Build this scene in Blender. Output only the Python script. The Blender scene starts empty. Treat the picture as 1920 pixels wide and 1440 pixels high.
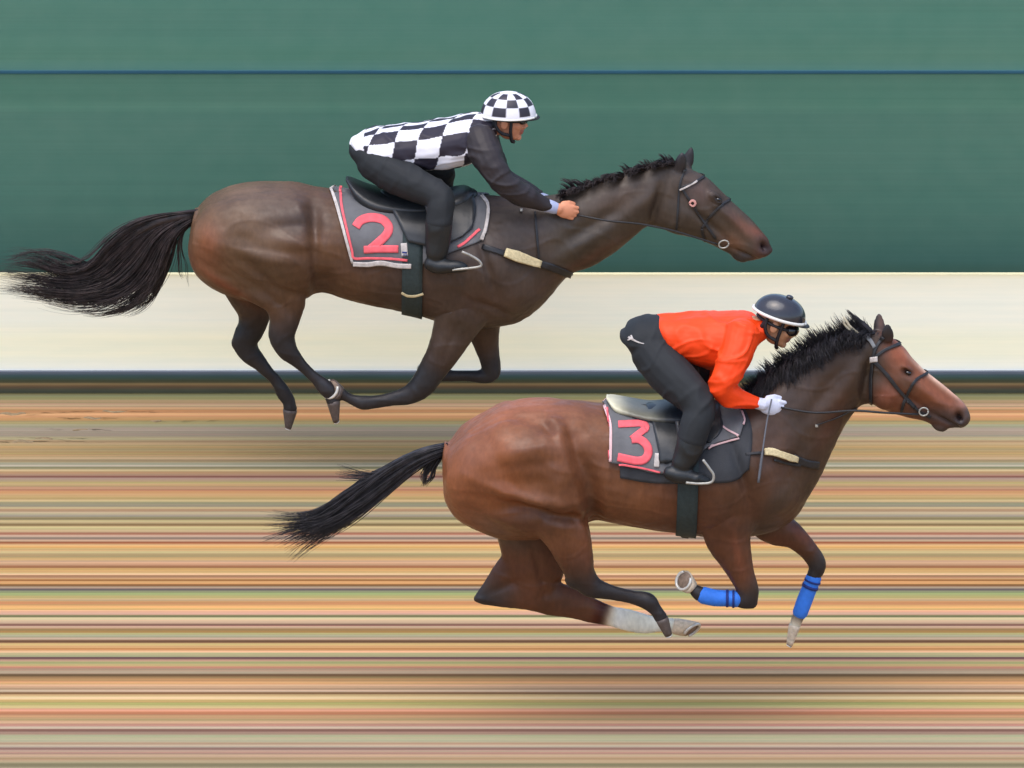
import bpy, bmesh, math, random
import numpy as np
from mathutils import Vector, Matrix
from mathutils.bvhtree import BVHTree
from mathutils.kdtree import KDTree
random.seed(7); rng = np.random.default_rng(7)
R = math.radians
scn = bpy.context.scene
col = scn.collection

# ------------------------------------------------------------------ camera
TH = R(15.0)            # looking down
D = 100.0               # distance from the camera to the nearer horse
S = 390.0               # pixels (of a 1920 wide frame) per metre at that distance
F = S * D
dv = Vector((0, math.cos(TH), -math.sin(TH)))
rv = Vector((1, 0, 0))
uv_ = Vector((0, math.sin(TH), math.cos(TH)))
Z0 = 632.0 / S / math.cos(TH)
CAM = Vector((0, 0, Z0)) - dv * D
cam_d = bpy.data.cameras.new('camera')
cam = bpy.data.objects.new('camera', cam_d); col.objects.link(cam)
cam.location = CAM
cam.rotation_euler = (math.pi / 2 - TH, 0, 0)
cam_d.sensor_width = 36.0
cam_d.lens = 36.0 * F / 1920.0
cam_d.clip_start = 1.0; cam_d.clip_end = 2000.0
scn.camera = cam

# ------------------------------------------------------------------ light
SUN_EL, SUN_AZ = 70.0, 205.0     # azimuth: 180 = from behind the camera (-Y)
w = bpy.data.worlds.new('World'); scn.world = w; w.use_nodes = True
nt = w.node_tree; nt.nodes.clear()
sky = nt.nodes.new('ShaderNodeTexSky'); sky.sky_type = 'NISHITA'; sky.sun_disc = False
sky.sun_elevation = R(SUN_EL); sky.sun_rotation = R(SUN_AZ)
sky.air_density = 0.9; sky.dust_density = 2.5; sky.ozone_density = 0.6
bg = nt.nodes.new('ShaderNodeBackground'); bg.inputs['Strength'].default_value = 0.15
wo = nt.nodes.new('ShaderNodeOutputWorld')
nt.links.new(sky.outputs[0], bg.inputs[0]); nt.links.new(bg.outputs[0], wo.inputs[0])
sl = bpy.data.lights.new('sun', 'SUN'); sl.energy = 0.8; sl.angle = R(60); sl.color = (1.0, 0.99, 0.975)
so = bpy.data.objects.new('sun', sl); col.objects.link(so)
az = R(SUN_AZ)
sdir = Vector((math.sin(az) * math.cos(R(SUN_EL)), math.cos(az) * math.cos(R(SUN_EL)), math.sin(R(SUN_EL))))
so.rotation_euler = (-sdir).to_track_quat('-Z', 'Y').to_euler()
so.location = (0, -10, 20)
scn.view_settings.view_transform = 'Standard'; scn.view_settings.look = 'None'
scn.view_settings.exposure = 1.08; scn.view_settings.gamma = 1.0

# ------------------------------------------------------------------ pixels <-> places
def ray(px, py):
    return (dv * F + rv * (px - 960) + uv_ * (720 - py)).normalized()
def at(px, py, Y):
    r = ray(px, py); t = (Y - CAM.y) / r.y
    return CAM + r * t
def ground_at(px, py, z=0.0):
    r = ray(px, py); t = (z - CAM.z) / r.z
    return CAM + r * t
def proj_np(P):
    Q = P - np.array(CAM)
    a = Q @ np.array(dv); x = Q[:, 0]; y = Q @ np.array(uv_)
    return np.stack([960 + F * x / a, 720 - F * y / a], 1)
def lin(c):
    o = []
    for v in c[:3]:
        v = v / 255.0
        o.append(v / 12.92 if v <= 0.04045 else ((v + 0.055) / 1.055) ** 2.4)
    return o

# ------------------------------------------------------------------ materials
def mat_new(name):
    m = bpy.data.materials.new(name); m.use_nodes = True
    t = m.node_tree; b = t.nodes['Principled BSDF']
    return m, t, b
def noise_mult(t, src, scale, amt, detail=4, vec=None, tint=None):
    """multiply the colour socket by a soft noise around 1"""
    n = t.nodes.new('ShaderNodeTexNoise'); n.inputs['Scale'].default_value = scale; n.inputs['Detail'].default_value = detail
    if vec is not None: t.links.new(vec, n.inputs['Vector'])
    r = t.nodes.new('ShaderNodeValToRGB')
    lo = 1 - amt; hi = 1 + amt
    tl = tint[0] if tint else (1, 1, 1); th = tint[1] if tint else (1, 1, 1)
    r.color_ramp.elements[0].position = 0.3; r.color_ramp.elements[1].position = 0.7
    r.color_ramp.elements[0].color = (lo * tl[0], lo * tl[1], lo * tl[2], 1)
    r.color_ramp.elements[1].color = (hi * th[0], hi * th[1], hi * th[2], 1)
    t.links.new(n.outputs['Fac'], r.inputs[0])
    mx = t.nodes.new('ShaderNodeMix'); mx.data_type = 'RGBA'; mx.blend_type = 'MULTIPLY'; mx.inputs[0].default_value = 1
    t.links.new(src, mx.inputs[6]); t.links.new(r.outputs[0], mx.inputs[7])
    return mx.outputs[2]
def objcoord(t, scale=(1, 1, 1)):
    tc = t.nodes.new('ShaderNodeTexCoord'); mp = t.nodes.new('ShaderNodeMapping')
    mp.inputs['Scale'].default_value = scale
    t.links.new(tc.outputs['Object'], mp.inputs['Vector'])
    return mp.outputs[0]
def bump(t, b, scale, strength, dist=0.004, vec=None, detail=4):
    n = t.nodes.new('ShaderNodeTexNoise'); n.inputs['Scale'].default_value = scale; n.inputs['Detail'].default_value = detail
    if vec is None: vec = objcoord(t)
    t.links.new(vec, n.inputs['Vector'])
    bp = t.nodes.new('ShaderNodeBump'); bp.inputs['Strength'].default_value = strength; bp.inputs['Distance'].default_value = dist
    t.links.new(n.outputs['Fac'], bp.inputs['Height']); t.links.new(bp.outputs[0], b.inputs['Normal'])
def mat_plain(name, c, rough=0.6, amt=0.12, nscale=14, metallic=0.0, bstr=0.2, bscale=60, spec=0.4, bdist=0.003):
    m, t, b = mat_new(name)
    rgb = t.nodes.new('ShaderNodeRGB'); l = lin(c); rgb.outputs[0].default_value = (*l, 1)
    o = noise_mult(t, rgb.outputs[0], nscale, amt, vec=objcoord(t))
    t.links.new(o, b.inputs['Base Color'])
    b.inputs['Roughness'].default_value = rough; b.inputs['Metallic'].default_value = metallic
    b.inputs['Specular IOR Level'].default_value = spec
    if bstr: bump(t, b, bscale, bstr, bdist)
    return m
def mat_attr(name, rough=0.5, spec=0.4, amt=0.1, nscale=9, stretch=(1, 1, 1), bstr=0.15, bscale=150, bdist=0.002, tint=None, amt2=0.0, n2=60, st2=(1, 1, 1), sheen=0.0):
    m, t, b = mat_new(name)
    a = t.nodes.new('ShaderNodeAttribute'); a.attribute_name = 'col'
    o = noise_mult(t, a.outputs['Color'], nscale, amt, vec=objcoord(t, stretch), tint=tint)
    if amt2: o = noise_mult(t, o, n2, amt2, vec=objcoord(t, st2))
    t.links.new(o, b.inputs['Base Color'])
    b.inputs['Roughness'].default_value = rough; b.inputs['Specular IOR Level'].default_value = spec
    if sheen:
        b.inputs['Sheen Weight'].default_value = sheen; b.inputs['Sheen Roughness'].default_value = 0.5
    if bstr: bump(t, b, bscale, bstr, bdist, vec=objcoord(t, st2))
    return m

# ------------------------------------------------------------------ objects
def tag(o, label=None, cat=None, group=None, kind=None):
    if label: o['label'] = label
    if cat: o['category'] = cat
    if group: o['group'] = group
    if kind: o['kind'] = kind
def empty(name, loc):
    o = bpy.data.objects.new(name, None); col.objects.link(o); o.location = loc; o.empty_display_size = 0.1
    return o
def origin_of(p):
    v = Vector((0, 0, 0))
    while p is not None:
        v += p.location; p = p.parent
    return v
def link_mesh(name, me, mat, parent=None, smooth=True):
    """mesh is in world coordinates; the object is placed at its parent's origin"""
    o = bpy.data.objects.new(name, me); col.objects.link(o)
    if parent is not None:
        L = origin_of(parent)
        me.transform(Matrix.Translation(-L)); o.parent = parent
    if mat is not None:
        me.materials.clear(); me.materials.append(mat)
    if smooth:
        me.polygons.foreach_set('use_smooth', [True] * len(me.polygons))
    me.update()
    return o
def set_col(me, cols, name='col'):
    a = me.color_attributes.new(name, 'FLOAT_COLOR', 'POINT')
    c = np.ones((len(me.vertices), 4), np.float32); c[:, :3] = cols
    a.data.foreach_set('color', c.ravel())

def catmull(P, n):
    P = [np.array(p, float) for p in P]
    if len(P) < 2: return P
    Q = [2 * P[0] - P[1]] + P + [2 * P[-1] - P[-2]]
    out = []
    for i in range(1, len(Q) - 2):
        for k in range(n):
            t = k / n
            out.append(0.5 * ((2 * Q[i]) + (-Q[i-1] + Q[i+1]) * t + (2*Q[i-1] - 5*Q[i] + 4*Q[i+1] - Q[i+2]) * t*t + (-Q[i-1] + 3*Q[i] - 3*Q[i+1] + Q[i+2]) * t**3))
    out.append(P[-1])
    return out

class Soup:
    def __init__(s): s.v = []; s.f = []; s.c = []
    def loft(s, secs, n=24, ex=2.0, caps=True):
        """secs: (centre, half vector a, half vector b, colour)"""
        base = len(s.v)
        if caps:
            c0, a0, b0, k0 = secs[0]; c1 = secs[1][0]
            cn, an, bn, kn = secs[-1]; cm = secs[-2][0]
            r0 = min(a0.length, b0.length); rn = min(an.length, bn.length)
            d0 = (c0 - c1).normalized(); dn = (cn - cm).normalized()
            pre = [(c0 + d0 * r0 * m, a0 * q, b0 * q, k0) for m, q in ((0.75, 0.45), (0.45, 0.8))]
            post = [(cn + dn * rn * m, an * q, bn * q, kn) for m, q in ((0.45, 0.8), (0.75, 0.45))]
            secs = pre + list(secs) + post
        for c, a, b, k in secs:
            for i in range(n):
                th = 2 * math.pi * i / n
                ca, sa = math.cos(th), math.sin(th)
                ca = math.copysign(abs(ca) ** (2 / ex), ca); sa = math.copysign(abs(sa) ** (2 / ex), sa)
                s.v.append(c + a * ca + b * sa); s.c.append(k)
        m = len(secs)
        for j in range(m - 1):
            for i in range(n):
                p = base + j * n
                s.f.append((p + i, p + (i + 1) % n, p + n + (i + 1) % n, p + n + i))
        s.f.append(tuple(base + i for i in reversed(range(n))))
        s.f.append(tuple(base + (m - 1) * n + i for i in range(n)))
    def limb(s, nodes, Y0, ratio=0.85, sub=3, ex=2.0, n=16, rep=True):
        """nodes: (px, py, radius px, Y offset, colour[, lateral half width m])"""
        A = []
        for nd in nodes:
            p = at(nd[0], nd[1], Y0 + nd[3]); rr = nd[2] / S
            lw = nd[5] if len(nd) > 5 else rr * ratio
            A.append((p.x, p.y, p.z, rr, lw, *nd[4]))
        B = catmull(A, sub)
        secs = []
        for i, b in enumerate(B):
            t = B[min(i + 1, len(B) - 1)][:3] - B[max(i - 1, 0)][:3]
            t = Vector(t).normalized()
            a = Vector((t.z, 0, -t.x))
            a = a.normalized() if a.length > 1e-4 else Vector((0, 0, 1))
            bb = t.cross(a).normalized()
            if abs(bb.y) < 0.35: bb = Vector((0, 1, 0))
            secs.append((Vector(b[:3]), a * max(b[3], 0.002), bb * max(b[4], 0.002), tuple(np.clip(b[5:8], 0, 1))))
        s.loft(secs, n=n, ex=ex)
        return secs
    def ellip(s, c, ax, ay, az, k, n=16):
        c = Vector(c)
        secs = []
        for i in range(1, 10):
            ph = math.pi * i / 10
            secs.append((c - ax * math.cos(ph), az * math.sin(ph), ay * math.sin(ph), k))
        s.loft(secs, n=n, caps=False)
    def torso(s, rows, Y0, sub=3, ex=2.15, n=32):
        """rows: (tx,ty,bx,by,half width m,colour)"""
        A = []
        for r in rows:
            t = at(r[0], r[1], Y0); b = at(r[2], r[3], Y0)
            A.append((t.x, t.y, t.z, b.x, b.y, b.z, r[4], *r[5]))
        secs = []
        for b in catmull(A, sub):
            t = Vector(b[:3]); q = Vector(b[3:6])
            secs.append(((t + q) / 2, (t - q) / 2, Vector((0, b[6], 0)), tuple(np.clip(b[7:10], 0, 1))))
        s.loft(secs, n=n, ex=ex)
    def mirrored(s, Y0, i0):
        """mirror everything added since vertex i0 (face index j0) about the plane y = Y0"""
        v0, f0 = i0
        nv = len(s.v); nf = len(s.f); off = nv - v0
        for i in range(v0, nv):
            p = s.v[i]; s.v.append(Vector((p.x, 2 * Y0 - p.y, p.z))); s.c.append(s.c[i])
        for j in range(f0, nf):
            s.f.append(tuple(reversed([k + off for k in s.f[j]])))
    def mark(s): return (len(s.v), len(s.f))
    def mesh(s, name):
        me = bpy.data.meshes.new(name); me.from_pydata([tuple(v) for v in s.v], [], s.f); me.update()
        return me

def laplace(V, E, it, lam=0.5, mu=None):
    n = len(V); deg = np.zeros(n)
    np.add.at(deg, E[:, 0], 1); np.add.at(deg, E[:, 1], 1); deg = np.maximum(deg, 1)[:, None]
    for k in range(it):
        for l in ((lam,) if mu is None else (lam, mu)):
            A = np.zeros_like(V)
            for j in range(V.shape[1]):
                A[:, j] = np.bincount(E[:, 0], V[E[:, 1], j], n) + np.bincount(E[:, 1], V[E[:, 0], j], n)
            V = V + l * (A / deg - V)
    return V

def fuse(soup, voxel, name, smooth=6, csmooth=6, deform=None, paint=None):
    """one watertight skin over all the lofts; returns mesh in world coordinates"""
    me0 = soup.mesh(name + '_src'); o = bpy.data.objects.new('tmp', me0); col.objects.link(o)
    md = o.modifiers.new('r', 'REMESH'); md.mode = 'VOXEL'; md.voxel_size = voxel; md.adaptivity = 0
    dg = bpy.context.evaluated_depsgraph_get()
    me = bpy.data.meshes.new_from_object(o.evaluated_get(dg))
    bpy.data.objects.remove(o); bpy.data.meshes.remove(me0)
    n = len(me.vertices); V = np.empty(n * 3); me.vertices.foreach_get('co', V); V = V.reshape(-1, 3)
    E = np.empty(len(me.edges) * 2, np.int64); me.edges.foreach_get('vertices', E); E = E.reshape(-1, 2)
    V = laplace(V, E, smooth, 0.55, -0.57)
    V = laplace(V, E, 1, 0.5)
    me.vertices.foreach_set('co', V.ravel()); me.update()
    kd = KDTree(len(soup.v))
    for i, p in enumerate(soup.v): kd.insert(p, i)
    kd.balance()
    C = np.zeros((n, 3))
    for i in range(n):
        r = kd.find_n(V[i], 3); ws = 0; c = np.zeros(3)
        for p, j, d in r:
            wgt = 1 / (d + 0.004); ws += wgt; c += wgt * np.array(soup.c[j])
        C[i] = c / ws
    C = laplace(C, E, csmooth, 0.6)
    N = np.empty(n * 3); me.vertices.foreach_get('normal', N); N = N.reshape(-1, 3)
    if deform is not None:
        V = deform(V, N, E)
        me.vertices.foreach_set('co', V.ravel()); me.update()
    if paint is not None: C = paint(V, N, C)
    set_col(me, np.clip(C, 0, 1))
    me.name = name
    return me

def gauss(P, cx, cy, rx, ry, ang):
    a = R(ang); dx = P[:, 0] - cx; dy = P[:, 1] - cy
    u = dx * math.cos(a) + dy * math.sin(a); v = -dx * math.sin(a) + dy * math.cos(a)
    return np.exp(-((u / rx) ** 2 + (v / ry) ** 2))
def vnoise(V, sc, seed=0):
    """cheap smooth pseudo noise"""
    r = np.random.default_rng(seed); out = np.zeros(len(V))
    for k in range(7):
        d = r.normal(size=3); d /= np.linalg.norm(d)
        out += np.sin((V @ d) * sc * (0.7 + 0.9 * r.random()) + r.random() * 6.28)
    return out / 4.0

def bvh_of(me):
    return BVHTree.FromPolygons([v.co.copy() for v in me.vertices], [tuple(p.vertices) for p in me.polygons])

def grid_mesh(name, P, thick=0.0, cols=None):
    """P: nu x nv x 3 outer points; optional solid of the given thickness towards the inside (normals auto)"""
    nu, nv = P.shape[:2]
    du = np.gradient(P, axis=0); dvv = np.gradient(P, axis=1)
    Nn = np.cross(du, dvv); Nn /= (np.linalg.norm(Nn, axis=2, keepdims=True) + 1e-9)
    verts = [tuple(P[i, j]) for i in range(nu) for j in range(nv)]
    faces = [(i * nv + j, (i + 1) * nv + j, (i + 1) * nv + j + 1, i * nv + j + 1) for i in range(nu - 1) for j in range(nv - 1)]
    if thick:
        o = nu * nv
        verts += [tuple(P[i, j] - Nn[i, j] * thick) for i in range(nu) for j in range(nv)]
        faces += [tuple(reversed([k + o for k in f])) for f in faces[:]]
        rim = [(i, 0) for i in range(nu)] + [(nu - 1, j) for j in range(1, nv)] + [(i, nv - 1) for i in range(nu - 2, -1, -1)] + [(0, j) for j in range(nv - 2, 0, -1)]
        for k in range(len(rim)):
            a = rim[k][0] * nv + rim[k][1]; b = rim[(k + 1) % len(rim)][0] * nv + rim[(k + 1) % len(rim)][1]
            faces.append((a, b, b + o, a + o))
    me = bpy.data.meshes.new(name); me.from_pydata(verts, [], faces)
    bm = bmesh.new(); bm.from_mesh(me); bmesh.ops.recalc_face_normals(bm, faces=bm.faces); bm.to_mesh(me); bm.free()
    return me
def join_meshes(name, meshes):
    V = []; Fc = []
    for m in meshes:
        o = len(V); V += [tuple(v.co) for v in m.vertices]; Fc += [tuple(k + o for k in p.vertices) for p in m.polygons]
    me = bpy.data.meshes.new(name); me.from_pydata(V, [], Fc); me.update(); return me
def mirror_mesh(me, Y0):
    m = me.copy()
    for v in m.vertices: v.co.y = 2 * Y0 - v.co.y
    m.flip_normals(); return m

def near_hit(px, py, bvh, Y0, lift):
    r = ray(px, py)
    h = bvh.ray_cast(CAM, r)
    if h[0] is None: return None
    p, n = h[0], h[1]
    if n.y > 0: n = -n
    return p + n * lift, n
def ribbon(path, width, bvh, Y0, lift=0.004, thick=0.003, step=3.0, taper=None, nw=5, raw=False):
    """strap laid on the near surface along a pixel path"""
    P = catmull([(x, y) for x, y in path], 8)
    if raw:
        P = [np.array(path[0], float) * (1 - k / 8) + np.array(path[1], float) * k / 8 for k in range(8)] + [np.array(path[1], float)]
    # resample
    pts = [P[0]]; acc = 0
    for a, b in zip(P[:-1], P[1:]):
        acc += np.linalg.norm(b - a)
        if acc >= step: pts.append(b); acc = 0
    if np.linalg.norm(pts[-1] - P[-1]) > 0.5: pts.append(P[-1])
    rows = []; last = None
    for i, p in enumerate(pts):
        t = pts[min(i + 1, len(pts) - 1)] - pts[max(i - 1, 0)]; t /= (np.linalg.norm(t) + 1e-9)
        nn = np.array((-t[1], t[0])); wd = width if taper is None else width * taper(i / max(1, len(pts) - 1))
        row = []
        for k in range(nw):
            q = p + nn * wd * (k / (nw - 1) - 0.5)
            h = near_hit(q[0], q[1], bvh, Y0, lift)
            if h is None:
                row.append(None)
            else: row.append(h[0])
        good = [r for r in row if r is not None]
        if not good: continue
        g = good[len(good) // 2]
        rr = []
        for k, r_ in enumerate(row):
            if r_ is None:
                q = p + nn * wd * (k / (nw - 1) - 0.5); r_ = at(q[0], q[1], g.y)
            rr.append(tuple(r_))
        rows.append(rr)
    P3 = np.array(rows)
    return grid_mesh('r', P3, thick)

def tube_mesh(paths, name='t', n=6):
    """paths: list of (points 3D, radii)"""
    V = []; Fc = []
    for pts, rad in paths:
        m = len(pts); base = len(V)
        for i in range(m):
            t = (Vector(pts[min(i + 1, m - 1)]) - Vector(pts[max(i - 1, 0)])).normalized()
            ref = Vector((0, 1, 0)) if abs(t.y) < 0.9 else Vector((1, 0, 0))
            a = t.cross(ref).normalized(); b = t.cross(a).normalized()
            for k in range(n):
                th = 2 * math.pi * k / n
                V.append(tuple(Vector(pts[i]) + (a * math.cos(th) + b * math.sin(th)) * rad[i]))
        for i in range(m - 1):
            for k in range(n):
                p = base + i * n
                Fc.append((p + k, p + (k + 1) % n, p + n + (k + 1) % n, p + n + k))
        Fc.append(tuple(base + k for k in reversed(range(n)))); Fc.append(tuple(base + (m - 1) * n + k for k in range(n)))
    me = bpy.data.meshes.new(name); me.from_pydata(V, [], Fc); me.update(); return me
def tube_px(path, r_px, Y0, yo, sub=5, n=8, closed=False):
    """path of (px,py) or (px,py,dy)"""
    A = [at(p[0], p[1], Y0 + yo + (p[2] if len(p) > 2 else 0)) for p in path]
    B = [Vector(b) for b in catmull([tuple(a) for a in A], sub)]
    rr = r_px / S
    return (B, [rr] * len(B))

def hair(guides, n, Y0, jit=6.0, r0=0.0022, K=14, ysp=0.03, wav=3.0, rootj=0.4, lenv=0.25, order=True):
    """strands between neighbouring pixel guides; guides: list of lists of (px,py,yo)"""
    G = [np.array([list(q) for q in catmull(g, 6)]) for g in guides]
    def res(g, s):
        L = np.concatenate([[0], np.cumsum(np.linalg.norm(np.diff(g[:, :2], axis=0), axis=1))]); L /= L[-1]
        return np.stack([np.interp(s, L, g[:, k]) for k in range(3)], 1)
    s = np.linspace(0, 1, K); paths = []
    GR = [res(g, s) for g in G]
    locks = [(random.randrange(max(1, len(GR) - 1)), random.random(), rng.normal(size=2), random.random() * 6.28, 2 + 4 * random.random(), random.random()) for _ in range(max(3, n // 11))]
    for _ in range(n):
        i, t, lo_, lph, lfr, le = random.choice(locks)
        t = min(1, max(0, t + .10 * rng.normal()))
        a = GR[i]; b = GR[min(i + 1, len(GR) - 1)]
        e = 1 - lenv * (.6 * le + .4 * random.random())
        c = a * (1 - t) + b * t
        c = np.stack([np.interp(s * e, s, c[:, k]) for k in range(3)], 1)
        off = (lo_ * .8 + rng.normal(size=2) * .45) * jit; ph = lph + .5 * rng.normal(); fr = lfr; yy = (lo_[0] * .7 + rng.normal() * .6) * ysp
        am = (rootj + (1 - rootj) * s)
        c[:, 0] += off[0] * am + wav * s * np.sin(fr * s * 2 + ph); c[:, 1] += off[1] * am + wav * s * np.cos(fr * s * 1.7 + ph)
        c[:, 2] += yy * am
        pts = [at(q[0], q[1], Y0 + q[2]) for q in c]
        rr = r0 * (0.6 + 0.8 * random.random())
        paths.append((pts, [rr * (1 - 0.85 * u ** 2) for u in s]))
    return tube_mesh(paths, 'hair', n=4)

# ------------------------------------------------------------------ setting
GK = 0.665
ROWS = [(736,(72,70,44)),(738,(110,100,66)),(741,(130,128,96)),(747,(134,126,90)),(753,(156,130,100)),(760,(178,146,118)),(766,(186,140,108)),(770,(184,130,92)),(776,(202,148,108)),(782,(200,144,104)),(786,(180,138,94)),(792,(168,148,106)),(799,(160,150,124)),(805,(164,144,128)),(815,(162,142,124)),(822,(166,148,118)),(828,(172,140,106)),(832,(184,152,114)),(838,(184,148,104)),
(844,(172,142,102)),(850,(180,146,100)),(856,(192,156,114)),(860,(194,160,122)),(864,(164,138,106)),(870,(166,156,130)),(873,(182,168,148)),(877,(146,132,104)),(882,(202,170,130)),(886,(188,146,108)),(890,(176,134,110)),(893.5,(136,92,80)),(897,(162,128,114)),(902,(166,140,110)),(905,(192,164,112)),(910,(186,150,110)),(915,(188,140,108)),(919,(178,124,92)),(923,(186,136,94)),(928,(200,152,108)),(934,(188,154,104)),(939,(194,164,122)),(944,(148,138,108)),(948,(154,142,120)),(952,(184,158,122)),(957,(172,138,106)),(962,(188,164,132)),(967,(168,148,128)),(972,(144,126,92)),(978,(192,164,122)),(984.5,(148,118,82)),(988,(200,170,124)),
(993,(200,172,126)),(996,(206,168,130)),(1000.5,(176,120,94)),(1005.5,(196,160,136)),(1009.5,(150,124,108)),(1014,(190,150,120)),(1017,(172,106,72)),(1022,(220,164,112)),(1026,(210,158,98)),(1030,(206,166,112)),(1035,(196,166,118)),(1042,(180,150,106)),(1048,(204,164,112)),(1053,(206,160,124)),(1058,(194,146,112)),(1062.5,(170,114,78)),(1068,(206,158,100)),(1073,(210,166,112)),(1076.5,(230,182,138)),(1080,(160,118,86)),(1084,(200,146,106)),(1088,(166,112,66)),(1092,(212,154,100)),(1097.5,(142,98,60)),(1101,(168,140,116)),(1105.5,(114,98,92)),(1109,(140,138,104)),(1114,(166,166,110)),(1119,(178,160,104)),(1124,(200,164,120)),(1130,(208,146,98)),(1137,(222,164,104)),
(1142,(228,176,112)),(1146,(230,170,134)),(1151,(214,164,138)),(1155,(132,122,84)),(1159,(202,182,138)),(1165,(210,172,140)),(1168,(196,156,128)),(1171.5,(136,94,80)),(1176,(198,156,128)),(1180,(164,126,84)),(1185,(168,126,76)),(1188,(186,168,116)),(1192,(168,156,124)),(1197,(188,160,132)),(1202.5,(120,86,60)),(1208,(202,162,108)),(1213,(208,156,106)),(1217,(184,128,80)),(1221,(228,174,132)),(1226,(190,170,126)),(1230,(168,152,118)),(1233.5,(108,74,72)),(1238,(176,136,112)),(1242,(172,162,112)),(1247,(196,164,112)),(1251,(188,132,104)),(1256,(172,138,112)),(1261,(170,144,118)),(1266.5,(112,82,54)),(1270,(150,112,76)),(1274,(186,138,92)),(1280,(214,158,108)),(1286,(212,166,128)),
(1292,(178,140,112)),(1295.5,(196,160,132)),(1300,(140,102,68)),(1304,(206,166,120)),(1308.5,(236,196,148)),(1314,(194,158,102)),(1320,(182,166,102)),(1325,(208,176,124)),(1331,(214,150,118)),(1337,(192,126,90)),(1342,(188,140,100)),(1349,(182,148,106)),(1354,(206,162,126)),(1359,(200,144,122)),(1364,(202,166,146)),(1369.5,(144,104,88)),(1374,(168,132,112)),(1380,(178,164,130)),(1388,(178,164,132)),(1395,(184,152,124)),(1399,(184,160,138)),(1403.5,(142,110,98)),(1408,(184,146,128)),(1412,(176,134,116)),(1417,(186,150,122)),(1422,(170,138,106)),(1428,(184,158,124)),(1434,(136,122,92)),(1440,(170,150,124))]
WALL_Y = ground_at(960, 738).y          # foot of the barrier
def strip_mesh(name, rows3, x0, x1, k, tn=(1, 1, 1)):
    """rows3: (y, z, srgb)"""
    V = []; Fc = []; C = []
    for y, z, c in rows3:
        l = [v * k * q for v, q in zip(lin(c), tn)]
        for x in (x0, x1): V.append((x, y, z)); C.append(l)
    for i in range(len(rows3) - 1):
        Fc.append((2*i, 2*i+1, 2*i+3, 2*i+2))
    me = bpy.data.meshes.new(name); me.from_pydata(V, [], Fc); me.update(); set_col(me, np.array(C)); return me
# track: coloured drag lines of the harrowed sand, running along the course
rows3 = []; gr = random.Random(11)
for i, (py, c) in enumerate(ROWS):
    if 2 < i < len(ROWS) - 1:      # narrow lines are crisper than their sampled colour
        m_ = [(ROWS[i-1][1][k] + ROWS[i+1][1][k]) / 2 for k in range(3)]
        c2 = tuple(min(250, max(30, c[k] + .20 * (c[k] - m_[k]))) for k in range(3))
        p0, p1 = ROWS[i-1][0], ROWS[i+1][0]
        for off in (-.28 * (py - p0), 0, .28 * (p1 - py)):
            j_ = 1 + .03 * (gr.random() - .5) * 2
            rows3.append((ground_at(960, py + off).y, 0.0, tuple(v * j_ for v in c2)))
    else: rows3.append((ground_at(960, py).y, 0.0, c))
_ys = np.array([r[0] for r in rows3])[::-1]; _cs = np.array([r[2] for r in rows3])[::-1]; rows3 = []; _p = 736.0
while _p < 1440:
    _y = ground_at(960, _p).y; j_ = 1 + .075 * (gr.random() - .5) * 2; q_ = [1 + .02 * (gr.random() - .5) * 2 for _ in range(3)]
    rows3.append((_y, 0.0, tuple(float(np.interp(_y, _ys, _cs[:, k])) * j_ * q_[k] for k in range(3)))); _p += 1.0 + .8 * gr.random()
ylast = rows3[-1][0]; yy = ylast; rr_ = random.Random(3)
pal = [c for _, c in ROWS[20:]]
extra = []
while yy > ylast - 8:
    yy -= 0.03 + 0.05 * rr_.random(); extra.append((yy, 0.0, rr_.choice(pal)))
rows3 += extra + [(ylast - 10, 0.0, (184, 150, 116)), (-400, 0.0, (184, 150, 116))]
rows3 = [(400, 0.0, (120, 118, 84)), (WALL_Y + 0.5, 0.0, (120, 118, 84))] + rows3
m_track, t, b = mat_new('raked sand')
a = t.nodes.new('ShaderNodeAttribute'); a.attribute_name = 'col'
o = noise_mult(t, a.outputs['Color'], 1.0, 0.05, detail=5, vec=objcoord(t, (0.9, 26, 1)), tint=((0.94, 1.05, 1.02), (1.06, 0.96, 0.97)))
o = noise_mult(t, o, 1.0, 0.05, detail=3, vec=objcoord(t, (4, 60, 1)))
o = noise_mult(t, o, 1.0, 0.05, detail=3, vec=objcoord(t, (0.5, 0.6, 1)))
t.links.new(o, b.inputs['Base Color']); b.inputs['Roughness'].default_value = 0.9; b.inputs['Specular IOR Level'].default_value = 0.15
bump(t, b, 1.0, 0.25, 0.01, vec=objcoord(t, (3, 60, 1)))
trk = link_mesh('track', strip_mesh('track', rows3, -400, 400, GK, (.97, 1.02, .93)), m_track, None, smooth=False)
tag(trk, 'raked sand racetrack with fine coloured drag lines', 'track', kind='structure')

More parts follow.
